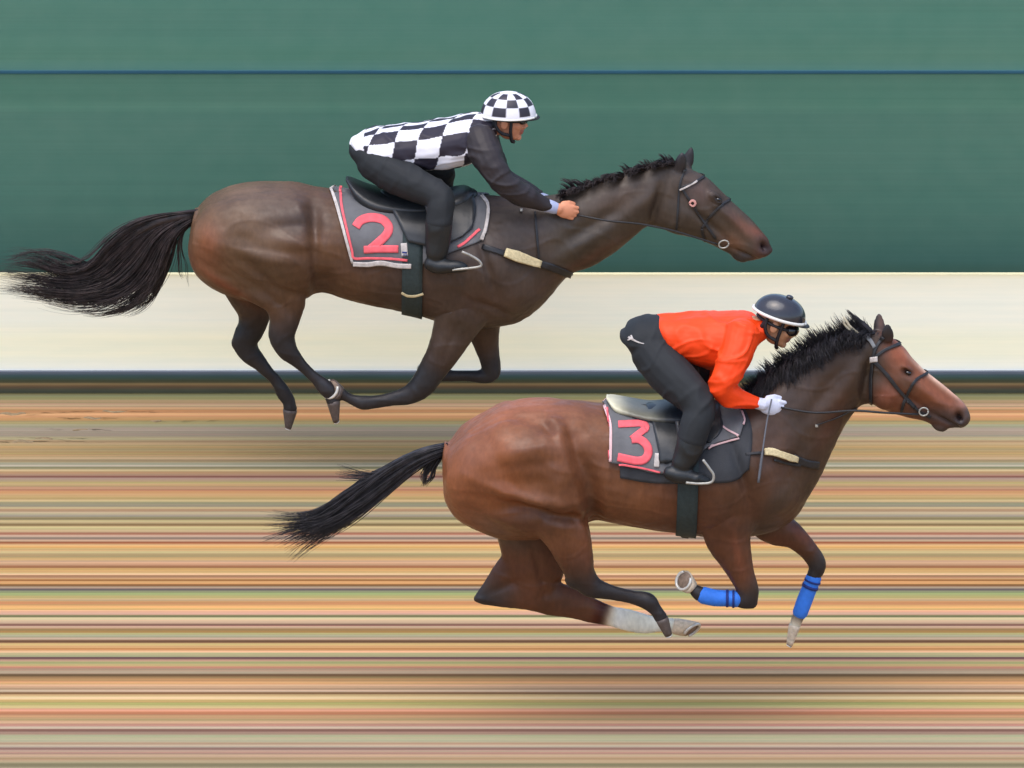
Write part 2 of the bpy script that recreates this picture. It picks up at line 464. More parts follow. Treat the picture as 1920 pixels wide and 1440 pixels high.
# dark foot of the barrier and the barrier itself
XW = 60.0
def z_at(py, Y): return at(960, py, Y).z
def vstrip(rows, Y):
    return [(Y, z_at(py, Y), c) for py, c in rows]
def panel(name, rows, Y, depth, k, mat, parent):
    me = strip_mesh(name, vstrip(rows, Y), -XW, XW, k)
    bm = bmesh.new(); bm.from_mesh(me)
    r = bmesh.ops.extrude_face_region(bm, geom=bm.faces[:])
    for v in r['geom']:
        if isinstance(v, bmesh.types.BMVert): v.co.y += depth
    bmesh.ops.recalc_face_normals(bm, faces=bm.faces); bm.to_mesh(me); bm.free()
    return link_mesh(name, me, mat, parent, smooth=False)
def wall_mat(name, rough, sx, tint, a1=0.03, a2=0.03, spec=0.3, bs=0.1):
    m, t, b = mat_new(name)
    a = t.nodes.new('ShaderNodeAttribute'); a.attribute_name = 'col'
    o = noise_mult(t, a.outputs['Color'], 1.0, a1, detail=5, vec=objcoord(t, sx), tint=tint)
    o = noise_mult(t, o, 1.0, a2, detail=6, vec=objcoord(t, (sx[0] * 9, 1, sx[2] * 1.6)), tint=tint)
    o = noise_mult(t, o, 1.0, a2, detail=3, vec=objcoord(t, (.25, 1, 75)))
    t.links.new(o, b.inputs['Base Color']); b.inputs['Roughness'].default_value = rough
    b.inputs['Specular IOR Level'].default_value = spec
    bump(t, b, 1.0, bs, 0.004, vec=objcoord(t, (sx[0] * 3, 1, sx[2])))
    return m
m_white = wall_mat('white painted board', 0.55, (0.35, 1, 16), ((0.98, 1.0, 1.0), (1.01, 1.0, 0.985)), 0.02, 0.015)
m_kerb = wall_mat('dark kerb', 0.8, (0.5, 1, 20), ((1, 1, 1), (1, 1, 1)), 0.08, 0.08)
m_green = wall_mat('green painted hoarding', 0.7, (0.8, 1, 5), ((0.97, 1.02, 1.0), (1.04, 0.99, 0.98)), 0.03, 0.045)
YB = WALL_Y
bar = empty('barrier', (0, YB, 0)); tag(bar, 'long low white barrier board behind both horses', 'barrier')
panel('board', [(514.5, (221, 211, 174)), (518, (229, 221, 190)), (524, (233, 229, 206)), (560, (235, 234, 216)), (600, (235, 234, 216)), (635, (237, 234, 206)), (665, (238, 235, 208)), (690, (238, 237, 220)), (697, (235, 237, 236))], YB + 0.03, 0.04, 1.0, m_white, bar)
kb = panel('kerb', [(697.2, (92, 100, 112)), (701, (80, 92, 102)), (704, (58, 80, 82)), (709, (54, 72, 62)), (714, (62, 64, 42)), (717, (72, 68, 46)), (720, (132, 110, 74)), (723, (112, 88, 58)), (726, (88, 70, 50)), (731, (70, 70, 54)), (734, (60, 64, 52)), (738.3, (72, 70, 46))], YB, 0.3, 0.9, m_kerb, None)
tag(kb, 'dark weathered kerb under the white barrier', 'kerb', kind='structure')
YG = YB + 0.36
gw = empty('hoarding', (0, YG, 0)); tag(gw, 'tall green hoarding wall beyond the white barrier', 'wall')
panel('lower_panel', [(138, (65, 110, 93)), (142, (71, 108, 93)), (150, (74, 116, 99)), (185, (76, 118, 101)), (200, (82, 124, 106)), (215, (76, 117, 102)), (260, (76, 117, 102)), (330, (74, 115, 101)), (400, (71, 111, 98)), (450, (67, 105, 93)), (490, (65, 101, 90)), (515, (65, 98, 82)), (560, (59, 92, 78)), (735, (59, 88, 76))], YG, 0.05, 0.90, m_green, gw)
panel('upper_panel', [(-130, (82, 126, 108)), (0, (80, 124, 108)), (60, (80, 124, 108)), (110, (81, 124, 106)), (131.5, (82, 126, 116))], YG + 0.004, 0.05, 0.90, m_green, gw)
panel('rail', [(132, (62, 104, 116)), (134.5, (38, 82, 102)), (138.5, (34, 72, 80))], YG - 0.002, 0.05, 1.0, m_kerb, gw).name = 'blue_trim'

# ------------------------------------------------------------------ horses
m_coat = mat_attr('horse coat', rough=0.44, spec=0.34, amt=0.22, nscale=6, amt2=0.11, n2=1.0, st2=(60, 60, 25), bstr=0.12, bscale=1.0, bdist=0.002)
_t = m_coat.node_tree; _b = _t.nodes['Principled BSDF']
_n = _t.nodes.new('ShaderNodeTexNoise'); _n.inputs['Scale'].default_value = 9; _n.inputs['Detail'].default_value = 8; _n.inputs['Roughness'].default_value = .65
_t.links.new(objcoord(_t, (1, 1, 1.6)), _n.inputs['Vector'])
_r = _t.nodes.new('ShaderNodeMapRange'); _r.inputs['From Min'].default_value = .32; _r.inputs['From Max'].default_value = .68; _r.inputs['To Min'].default_value = .30; _r.inputs['To Max'].default_value = .68
_t.links.new(_n.outputs['Fac'], _r.inputs['Value']); _t.links.new(_r.outputs[0], _b.inputs['Roughness'])
m_skin = mat_attr('skin', rough=0.5, spec=0.4, amt=0.06, nscale=25, bstr=0.05)
m_hair_a = mat_plain('black brown hair', (46, 37, 36), 0.5, 0.8, 26, bstr=0)
m_hair_b = mat_plain('black hair', (38, 35, 38), 0.5, 0.8, 26, bstr=0)
m_pale_hair = mat_plain('pale strap', (196, 186, 160), 0.6)
m_hoof = mat_plain('hoof horn', (84, 73, 68), 0.5, 0.2, 60)
m_hoof_pale = mat_plain('pale hoof horn', (196, 180, 158), 0.5, 0.2, 60)
m_sole = mat_plain('hoof sole', (132, 112, 96), 0.8, 0.25, 60)
m_shoe = mat_plain('worn light metal', (205, 200, 190), 0.35, 0.12, 40, metallic=0.35)
m_leather = mat_plain('black leather', (36, 36, 38), 0.45, 0.2, 50)
m_leather_g = mat_plain('dark green grey webbing', (40, 52, 52), 0.65, 0.2, 60)
m_fleece = mat_plain('cream sheepskin', (206, 190, 148), 0.9, 0.15, 80, bstr=0.6, bscale=260, bdist=0.006)
m_steel = mat_plain('steel', (160, 158, 150), 0.35, 0.2, 50, metallic=0.3)
m_eye = mat_plain('eye', (18, 12, 10), 0.08, 0.1, 50, bstr=0, spec=0.8)
m_pink = mat_plain('coral red cloth', (226, 96, 104), 0.8, 0.14, 30)
m_whitecloth = mat_plain('white cloth', (186, 178, 172), 0.8, 0.2, 40)
m_greycloth = mat_plain('dark grey saddlecloth', (98, 98, 100), 0.75, 0.16, 12, bstr=0.4, bscale=300)
m_darkpad = mat_plain('black quilted pad', (48, 50, 54), 0.75, 0.18, 14, bstr=0.4, bscale=200)
m_blue = mat_plain('blue bandage', (48, 116, 214), 0.7, 0.1, 30, bstr=0.5, bscale=220)
m_navy = mat_plain('dark blue tape', (26, 44, 110), 0.7, 0.1, 30)
m_seat = mat_plain('worn grey saddle leather', (128, 126, 112), 0.4, 0.15, 20)
m_saddle = mat_plain('black saddle leather', (40, 42, 44), 0.38, 0.2, 20)
def C(*c): return tuple(lin(c))

COATK = 0.66      # even darkening of the coat colours listed below

def horse_body(name, rows, Y0, build_limbs, bumps, patches, mat, parent, voxel=0.0085):
    s = Soup()
    s.torso(rows, Y0)
    build_limbs(s)
    def deform(V, N, E):
        Vm = V.copy(); Vm[:, 1] = Y0 - np.abs(V[:, 1] - Y0)
        P = proj_np(Vm)
        side = np.abs(N[:, 1]); A = np.zeros(len(V))
        for (cx, cy, rx, ry, ang, amp, sd) in bumps:
            g = gauss(P, cx, cy, rx, ry, ang)
            m = np.ones(len(V)) if sd == 0 else (V[:, 1] < Y0 + 0.02 if sd < 0 else V[:, 1] > Y0 - 0.02)
            A += amp * (2.7 if abs(amp) > .0035 and rx > 8.5 else 1.2) * g * np.clip(side * 1.6, 0, 1) * m
        A += 0.0030 * vnoise(V, 30, 5) + 0.0009 * vnoise(V, 95, 6)
        vein = np.abs(vnoise(V * np.array((.6, 1, 1)), 22, 8)); A += .0032 * np.exp(-(vein / .06) ** 2) * np.clip(side, 0, 1)
        W = V + N * A[:, None]
        return laplace(W, E, 1, 0.4)
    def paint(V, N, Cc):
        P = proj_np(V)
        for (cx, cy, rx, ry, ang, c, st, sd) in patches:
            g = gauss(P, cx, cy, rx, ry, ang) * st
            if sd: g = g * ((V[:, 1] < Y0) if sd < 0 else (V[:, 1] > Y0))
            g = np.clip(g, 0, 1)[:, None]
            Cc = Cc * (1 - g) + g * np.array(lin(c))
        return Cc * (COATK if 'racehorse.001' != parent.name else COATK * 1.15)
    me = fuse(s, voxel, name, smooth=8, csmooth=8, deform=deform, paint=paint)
    bv = bvh_of(me)
    o = link_mesh(name, me, mat, parent)
    return o, bv

def hoof(parent, cor, toe, r0, r1, Y0, yo, mat, shoe=True, normal=None, ratio=0.9):
    """cor / toe: pixel of the coronet centre and of the sole centre"""
    a = at(cor[0], cor[1], Y0 + yo); b = at(toe[0], toe[1], Y0 + yo)
    ax = (b - a).normalized(); nrm = (Vector(normal).normalized() if normal else ax)
    u0 = ax.cross(Vector((0, 1, 0))).normalized(); w0 = ax.cross(u0).normalized()
    u1 = nrm.cross(Vector((0, 1, 0.01))).normalized(); w1 = nrm.cross(u1).normalized()
    if u1.dot(u0) < 0: u1 = -u1
    if w1.dot(w0) < 0: w1 = -w1
    s = Soup(); secs = []
    for k in range(7):
        t = k / 6; rr = (r0 * (1 - t) + r1 * t) / S
        if k == 0: rr *= 0.93
        u = (u0 * (1 - t) + u1 * t).normalized(); w_ = (w0 * (1 - t) + w1 * t).normalized()
        secs.append((a * (1 - t) + b * t, u * rr, w_ * rr * ratio, (0, 0, 0)))
    s.loft(secs, n=24, caps=False)
    h = link_mesh('hoof', s.mesh('hoof'), mat, parent)
    # sole and shoe
    rr = r1 / S
    s2 = Soup(); s2.loft([(b - nrm * 0.002, u1 * rr * 0.86, w1 * rr * 0.86 * ratio, (0,)*3), (b + nrm * 0.003, u1 * rr * 0.84, w1 * rr * 0.84 * ratio, (0,)*3)], n=24, caps=False)
    link_mesh('sole', s2.mesh('sole'), m_sole, h)
    if shoe:
        pts = []
        for k in range(25):
            th = R(40) + (2 * math.pi - R(80)) * k / 24
            pts.append(b + nrm * 0.006 - u1 * math.cos(th) * rr * 0.86 + w1 * math.sin(th) * rr * 0.86 * ratio)
        link_mesh('horseshoe', tube_mesh([(pts, [rr * 0.15] * 25)], 'shoe', 8), m_shoe, h)
    return h

def add_part(name, me, mat, parent, smooth=True): return link_mesh(name, me, mat, parent, smooth)
def both(name_mesh_pairs, Y0): return [name_mesh_pairs, mirror_mesh(name_mesh_pairs, Y0)]

def ring_band(xt, xb, zc, wpx, bvh, Y0, lift, thick, phi0=0, phi1=360, n=72, nw=5):
    """band round the barrel; xt / xb: px of the band centre at the back and at the belly"""
    rows = []
    for i in range(n + 1):
        ph = R(phi0 + (phi1 - phi0) * i / n)
        f = (1 - math.cos(ph)) / 2       # 0 top, 1 belly
        row = []
        for k in range(nw):
            x = at(xt + (xb - xt) * f + wpx * (k / (nw - 1) - 0.5), 720, Y0).x
            c = Vector((x, Y0, zc)); d = Vector((0, -math.sin(ph), math.cos(ph)))
            h = bvh.ray_cast(c, d)
            if h[0] is None: p = c + d * 0.3
            else: p = h[0]
            row.append(tuple(p + d * lift))
        rows.append(row)
    return grid_mesh('band', np.array(rows), thick)

def wrap(topL, topR, left, right, bvh, Y0, lift, thick, nu=30, nv=20, under=0.0, bottom=None):
    """cloth over the back.  left / right: polylines of px from the ridge down on the near side; bottom edge between their ends"""
    Lc = np.array(catmull(left, 6)); Rc = np.array(catmull(right, 6))
    def res(g, s):
        q = np.concatenate([[0], np.cumsum(np.linalg.norm(np.diff(g, axis=0), axis=1))]); q /= q[-1]
        return np.stack([np.interp(s, q, g[:, 0]), np.interp(s, q, g[:, 1])], 1)
    s = np.linspace(0, 1, nv)
    Lp = res(Lc, s); Rp = res(Rc, s)
    if bottom is not None:
        Bc = res(np.array(catmull(bottom, 6)), np.linspace(0, 1, nu))
    P = np.zeros((nu, nv, 3)); 
    for i in range(nu):
        t = i / (nu - 1)
        for j in range(nv):
            q = Lp[j] * (1 - t) + Rp[j] * t
            if bottom is not None:
                q = q + (Bc[i] - (Lp[-1] * (1 - t) + Rp[-1] * t)) * s[j]
            h = near_hit(q[0], q[1], bvh, Y0, lift)
            if h is None: p = Vector((np.nan,) * 3)
            else: p = h[0]
            P[i, j] = p
        # rows that miss the body at the top: put them over the ridge
        for j in range(nv - 1, -1, -1):
            if np.isnan(P[i, j, 0]):
                q = Lp[j] * (1 - t) + Rp[j] * t
                x = at(q[0], q[1], Y0).x
                h = bvh.ray_cast(Vector((x, Y0, 5)), Vector((0, 0, -1)))
                z = h[0].z + lift if h[0] is not None else at(q[0], q[1], Y0).z
                P[i, j] = (x, Y0, z)
        # top row exactly on the ridge
        x = P[i, 0, 0]; h = bvh.ray_cast(Vector((x, Y0, 5)), Vector((0, 0, -1)))
        if h[0] is not None: P[i, 0] = (x, Y0, h[0].z + lift)
    near = P[:, ::-1]
    far = P[:, 1:].copy(); far[:, :, 1] = 2 * Y0 - far[:, :, 1]
    full = np.concatenate([near, far], axis=1)
    return grid_mesh('cloth', full, thick)

# ============================================================ near horse (number 3)
YB_ = 0.0
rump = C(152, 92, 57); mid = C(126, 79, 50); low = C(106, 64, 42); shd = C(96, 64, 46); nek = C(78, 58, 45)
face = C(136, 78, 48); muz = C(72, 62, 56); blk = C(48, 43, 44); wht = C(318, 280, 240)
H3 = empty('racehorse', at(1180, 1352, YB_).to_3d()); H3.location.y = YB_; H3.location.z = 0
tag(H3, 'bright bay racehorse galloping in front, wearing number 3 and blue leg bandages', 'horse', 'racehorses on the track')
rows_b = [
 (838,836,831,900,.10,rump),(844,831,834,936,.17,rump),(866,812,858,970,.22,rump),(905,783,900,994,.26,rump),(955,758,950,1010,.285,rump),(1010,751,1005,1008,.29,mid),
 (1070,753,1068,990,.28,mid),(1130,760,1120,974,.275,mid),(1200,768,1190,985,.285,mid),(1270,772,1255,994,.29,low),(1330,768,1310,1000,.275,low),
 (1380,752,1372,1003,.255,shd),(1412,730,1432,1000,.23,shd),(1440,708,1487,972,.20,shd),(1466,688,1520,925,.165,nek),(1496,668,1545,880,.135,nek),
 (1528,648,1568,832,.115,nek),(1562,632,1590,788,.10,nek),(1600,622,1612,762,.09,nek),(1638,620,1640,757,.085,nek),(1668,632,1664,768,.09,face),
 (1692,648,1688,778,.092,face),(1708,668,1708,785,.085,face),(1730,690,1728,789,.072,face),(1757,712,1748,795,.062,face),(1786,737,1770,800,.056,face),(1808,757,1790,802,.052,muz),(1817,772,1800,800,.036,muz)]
def limbs_b(s):
    Y = YB_
    # hind: near
    s.limb([(985,915,88,-.12,mid,.13),(1035,955,62,-.15,mid,.10),(1062,1000,47,-.16,mid,.08),(1078,1045,35,-.16,low),(1090,1078,27,-.16,C(70,52,44)),(1112,1101,21,-.15,blk),(1150,1112,14.5,-.15,blk),(1186,1120,13.5,-.14,blk),(1214,1128,17.5,-.14,blk),(1230,1145,12.5,-.14,blk),(1240,1160,13,-.14,blk)], Y, ratio=.8)
    s.ellip(at(1078,1092,Y-.16), Vector((.05,0,-.02)), Vector((0,.03,0)), Vector((.01,0,.03)), blk)
    # hind: far
    s.limb([(960,930,80,.12,low,.12),(985,975,64,.15,low,.10),(997,1020,60,.16,low,.085),(1001,1060,58,.16,low,.07),(1000,1092,50,.16,low,.055),(985,1110,34,.16,low,.045)], Y)
    s.limb([(975,1050,34,.16,low,.04),(945,1078,26,.16,low,.035),(918,1104,17,.16,C(76,56,46),.028),(898,1119,9,.16,blk,.02)], Y)
    s.limb([(892,1123,6,.16,C(60,50,48),.02),(905,1121,13,.16,blk,.03),(940,1116,23,.16,C(76,56,46),.035),(985,1112,34,.16,low,.04),(1035,1121,34,.16,low,.04),(1080,1134,28,.16,low,.035),(1110,1145,25,.16,low,.03),(1138,1153,21,.16,low,.028),(1150,1157,20,.16,wht,.028),(1180,1164,21,.16,wht,.028),(1210,1170,20,.16,wht,.03),(1235,1171,15,.16,wht,.026),(1262,1172,14,.16,wht,.028)], Y)
    # fore: near
    s.limb([(1370,930,62,-.12,shd,.11),(1368,970,55,-.14,low,.09),(1365,1005,46,-.15,low,.075),(1376,1040,34,-.15,low),(1391,1078,25,-.15,low),(1402,1106,21.5,-.15,C(70,54,46)),(1400,1123,20,-.15,blk),(1380,1124,14,-.15,blk),(1350,1122,13.5,-.15,blk),(1325,1118,13,-.15,blk),(1311,1112,14.5,-.15,blk),(1299,1104,11,-.15,blk)], Y, ratio=.8)
    s.ellip(at(1408,1128,Y-.15), Vector((.035,0,.0)), Vector((0,.036,0)), Vector((0,0,.036)), blk)
    # fore: far
    s.limb([(1420,940,55,.10,shd,.10),(1450,985,38,.13,low,.08),(1487,1004,26,.14,low),(1511,1027,20,.14,low),(1527,1048,18,.14,C(70,54,46)),(1532,1063,17,.14,blk),(1524,1082,13.5,.14,blk),(1513,1112,12,.14,blk),(1503,1145,12.5,.14,blk),(1495,1160,12,.14,C(150,136,118)),(1490,1174,10.5,.14,wht)], Y, ratio=.85)
    # jaw, lips, nostril rims, ears, brow, withers
    s.ellip(at(1662,742,Y), Vector((.07,0,-.01)), Vector((0,.085,0)), Vector((.01,0,.062)), face)
    s.ellip(at(1762,799,Y), Vector((.038,0,-.012)), Vector((0,.034,0)), Vector((.008,0,.021)), muz)
    s.ellip(at(1799,783,Y), Vector((.04,0,-.035)), Vector((0,.058,0)), Vector((.035,0,.04)), muz)
    for q in (-1, 1):
        s.ellip(at(1698,692,Y+q*.07), Vector((.035,0,-.02)), Vector((0,.022,0)), Vector((.01,0,.018)), face)
        sec = []
        base = at(1660 + (4 if q < 0 else -10), 640, Y + q*.045)
        tip = at(1664 if q < 0 else 1648, 605 if q < 0 else 583, Y + q*.065)
        for k in range(7):
            t = k / 6; rr = .030 * math.sin(math.pi * min(1, .28 + .72 * t)) ** .8 + .003
            c_ = base * (1 - t) + tip * t
            sec.append((c_, Vector((rr, 0, 0)), Vector((0, rr * .55, 0)), blk))
        s.loft(sec, n=12, caps=False)
bumps_b = [
 (1045,812,16,34,-28,.008,0),(1030,812,10,30,-28,-.007,0),(1010,845,70,16,-8,.009,-1),(1075,880,16,50,-30,.010,-1),(1005,905,36,22,10,-.010,-1),(960,925,60,10,22,.008,-1),(1045,938,50,9,2,.006,-1),
 (990,962,90,14,5,-.012,-1),(1090,960,12,50,-8,.008,-1),(870,860,26,50,14,.006,0),(905,830,16,60,32,-.005,0),
 (985,830,85,48,10,.016,0),(925,870,60,70,0,.012,0),(1030,905,60,60,0,.016,-1),(1048,935,22,75,-8,.012,-1),
 (1085,880,14,70,-12,-.020,0),(1110,925,16,70,-8,-.018,0),(1000,955,110,12,12,-.012,-1),(930,990,70,14,30,-.010,-1),(1010,800,70,14,22,-.008,0),
 (880,890,30,70,12,.008,0),(955,900,14,60,-25,-.006,-1),(1045,820,50,12,-25,.006,0),
 (1350,900,50,65,20,.018,0),(1420,880,40,60,-25,.016,0),(1385,880,10,70,-18,-.012,0),(1450,940,36,40,-30,.012,0),(1350,975,40,40,0,.010,-1),
 (1180,900,70,60,0,-.006,0),(1140,900,5,60,4,.0045,0),(1170,905,5,60,4,.0045,0),(1205,910,5,60,4,.0045,0),(1240,915,5,60,4,.0045,0),
 (1530,760,80,16,-52,-.010,0),(1500,800,80,18,-52,.008,0),(1590,720,50,18,-62,.006,0),(1625,715,10,45,8,-.016,0),
 (1665,742,28,26,0,.008,0),(1712,752,45,8,35,-.007,0),(1735,735,60,9,37,.006,0),(1700,698,9,6,25,-.012,0),(1800,783,9,7,55,-.020,0),(1778,792,26,3,30,-.010,0),
 (1380,1060,6,45,-12,-.006,-1),(1510,1010,6,28,-35,-.004,1),(1065,1040,6,40,0,-.006,-1),(1010,1085,60,7,75,-.006,1),(1080,1128,60,5,14,-.005,1)]
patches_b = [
 (985,765,75,26,0,(196,120,82),.55,0),(880,850,50,60,0,(160,98,68),.5,0),(1040,840,60,60,0,(142,90,62),.5,-1),  # first patch paints the light on top of the rump into the coat
 (975,980,90,20,8,(78,52,40),.55,-1),(985,1010,50,22,8,(60,46,42),.55,1),(935,1000,60,20,30,(110,96,80),.5,0),(1105,945,16,60,-5,(70,48,38),.5,0),  # partly painted shade: under the thigh and on the far hind leg
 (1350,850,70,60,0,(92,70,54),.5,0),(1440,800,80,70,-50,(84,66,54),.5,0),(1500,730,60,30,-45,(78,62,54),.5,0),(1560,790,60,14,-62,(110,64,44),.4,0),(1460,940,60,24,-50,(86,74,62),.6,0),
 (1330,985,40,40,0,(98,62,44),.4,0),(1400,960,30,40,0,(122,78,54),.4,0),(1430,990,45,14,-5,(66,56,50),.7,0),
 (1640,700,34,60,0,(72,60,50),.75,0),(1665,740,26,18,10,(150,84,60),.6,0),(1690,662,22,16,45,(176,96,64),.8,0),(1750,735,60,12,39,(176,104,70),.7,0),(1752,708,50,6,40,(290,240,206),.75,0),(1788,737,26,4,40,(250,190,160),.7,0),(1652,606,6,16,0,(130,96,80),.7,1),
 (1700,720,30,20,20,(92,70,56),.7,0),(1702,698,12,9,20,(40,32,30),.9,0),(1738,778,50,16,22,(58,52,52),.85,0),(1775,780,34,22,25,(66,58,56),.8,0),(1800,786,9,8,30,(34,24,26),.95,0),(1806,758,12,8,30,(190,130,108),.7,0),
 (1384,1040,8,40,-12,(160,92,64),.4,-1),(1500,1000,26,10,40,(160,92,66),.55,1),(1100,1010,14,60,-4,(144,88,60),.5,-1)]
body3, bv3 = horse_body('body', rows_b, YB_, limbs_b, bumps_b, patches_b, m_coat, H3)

hoof(H3, (1241,1160), (1253,1190), 13, 7.5, YB_, -.14, m_hoof, shoe=True, normal=(.35,.25,-.9))
hoof(H3, (1262,1173), (1296,1180), 15, 20, YB_, .16, m_hoof_pale, normal=(.55,-.55,-.62), ratio=.95)
hoof(H3, (1299,1104), (1283,1089), 13, 20, YB_, -.15, m_hoof_pale, normal=(-.6,-.72,.35), ratio=.95)
hoof(H3, (1490,1172), (1480,1209), 11.5, 6.5, YB_, .14, m_hoof_pale, normal=(-.5,-.1,-.86))
def eye(parent, px, py, Y0, yo, r=.017):
    for q in (-1, 1):
        p = at(px, py, Y0 - yo); p = Vector((p.x, Y0 + q * yo, p.z))
        s = Soup(); s.ellip(p, Vector((r*1.15, 0, -r*.3)), Vector((0, r, 0)), Vector((0, 0, r*.85)), (0,0,0)); link_mesh('eye', s.mesh('eye'), m_eye, parent)
eye(H3, 1703, 699, YB_, .070, .013)
# tail and mane
t1 = hair([[(838,838,0),(780,850,0),(720,882,0),(660,920,0),(600,960,0),(545,968,0),(478,962,0)],
           [(838,843,0),(785,862,0),(730,898,0),(670,942,0),(610,980,0),(550,994,0),(482,1016,0)],
           [(838,848,0),(788,872,0),(740,912,0),(685,955,0),(620,998,0),(572,1026,0),(530,1062,0)]], 950, YB_, jit=5, r0=.0021, ysp=.02, wav=5, rootj=.75, lenv=.42)
t2 = hair([[(800,862,0),(760,884,0),(700,890,0),(650,884,0),(615,876,0)],[(790,868,0),(740,895,0),(690,900,0),(650,893,0),(630,880,0)]], 70, YB_, jit=7, r0=.0016, ysp=.02, wav=4)
t3 = hair([[(820,852,0),(800,872,0),(792,895,0),(798,912,0)],[(828,856,0),(815,880,0),(806,900,0),(800,918,0)],[(800,865,0),(780,890,0),(755,912,0),(725,918,0)]], 60, YB_, jit=4, r0=.0030, ysp=.02, wav=3)
t4 = tube_mesh([([at(840,838,YB_), at(800,848,YB_), at(760,864,YB_), at(715,892,YB_), at(670,925,YB_)], [.022,.028,.03,.024,.006])], 'dock', 12)
add_part('tail', join_meshes('tail', [t1, t2, t3, t4]), m_hair_b, H3)
crest = [(1405,742),(1436,712),(1466,690),(1498,668),(1530,648),(1562,634),(1600,624),(1632,622)]
def mane(crest, tips, dips, n1, n2, Y0, r0, jit, ln):
    g1 = [[(c[0], c[1]+8, 0), ((c[0]+t[0])/2-3, (c[1]+t[1])/2-2, -.01), (t[0], t[1], -.02)] for c, t in zip(crest, tips)]
    g2 = [[(c[0], c[1]+2, -.01), ((c[0]+t[0])/2-8, (c[1]+t[1])/2-4, -.09), (t[0]-8, t[1], -.12)] for c, t in zip(crest, dips)]
    return join_meshes('mane', [hair(g1, n1, Y0, jit=jit, r0=r0, ysp=.02, wav=2, rootj=.7, lenv=ln, K=8), hair(g2, n2, Y0, jit=jit, r0=r0, ysp=.012, wav=2, rootj=.7, lenv=ln, K=8)])
tips = [(1392,722),(1414,694),(1440,670),(1472,644),(1506,622),(1540,606),(1568,592),(1596,590)]
dips = [(1404,784),(1432,776),(1468,752),(1508,722),(1546,692),(1578,670),(1604,654),(1624,648)]
add_part('mane', mane(crest, tips, dips, 2600, 3000, YB_, .0015, 8, .8), m_hair_b, H3)
fl = hair([[(1634,632,-.02),(1612,606,-.02),(1590,584,-.02),(1578,573,-.02)],[(1644,630,-.02),(1622,608,-.02),(1600,592,-.02),(1588,582,-.02)]], 60, YB_, jit=2, r0=.0028, ysp=.01, wav=2, K=8)
add_part('blown_forelock', fl, m_hair_b, H3)
fl = hair([[(1622,632,-.04),(1600,618,-.05),(1586,600,-.05),(1580,586,-.05)],[(1618,634,-.04),(1598,624,-.05),(1584,608,-.05),(1578,592,-.05)]], 26, YB_, jit=1.5, r0=.0028, ysp=.01, wav=2, K=8)
fo = add_part('pale_lock', fl, m_pale_hair, H3)

# ============================================================ far horse (number 2)
YA = ground_at(960, 872).y
H2 = empty('racehorse', Vector((at(700, 850, YA).x, YA, 0)))
tag(H2, 'dark brown racehorse galloping behind along the barrier, wearing number 2', 'horse', 'racehorses on the track')
ru = C(110, 84, 62); md_ = C(98, 70, 50); lo = C(76, 58, 48); sh = C(82, 66, 56); ne = C(76, 64, 54); bl = C(46, 43, 45)
rows_a = [
 (368,398,356,440,.08,ru),(372,394,353,478,.15,ru),(386,380,368,512,.19,ru),(408,366,400,538,.235,ru),(445,351,442,556,.265,ru),(500,344,500,566,.285,ru),(560,346,558,560,.285,md_),
 (610,355,606,546,.275,md_),(670,364,660,562,.285,md_),(740,370,735,576,.29,lo),(805,371,798,592,.285,lo),(860,368,860,606,.265,sh),
 (910,368,918,612,.25,sh),(955,370,975,600,.22,sh),(1000,370,1025,562,.18,sh),(1042,366,1062,520,.15,ne),(1082,354,1108,499,.128,ne),
 (1128,338,1147,476,.115,ne),(1172,325,1183,448,.10,ne),(1212,314,1212,426,.092,ne),(1248,304,1238,426,.088,ne),(1276,306,1262,434,.09,ne),
 (1302,320,1290,442,.094,ne),(1326,333,1314,450,.088,ne),(1350,355,1337,461,.076,ne),(1376,381,1358,472,.066,ne),(1402,407,1380,482,.059,ne),(1424,430,1402,488,.055,ne),(1440,447,1422,486,.048,C(110,70,56)),(1446,462,1434,478,.028,C(60,48,46))]
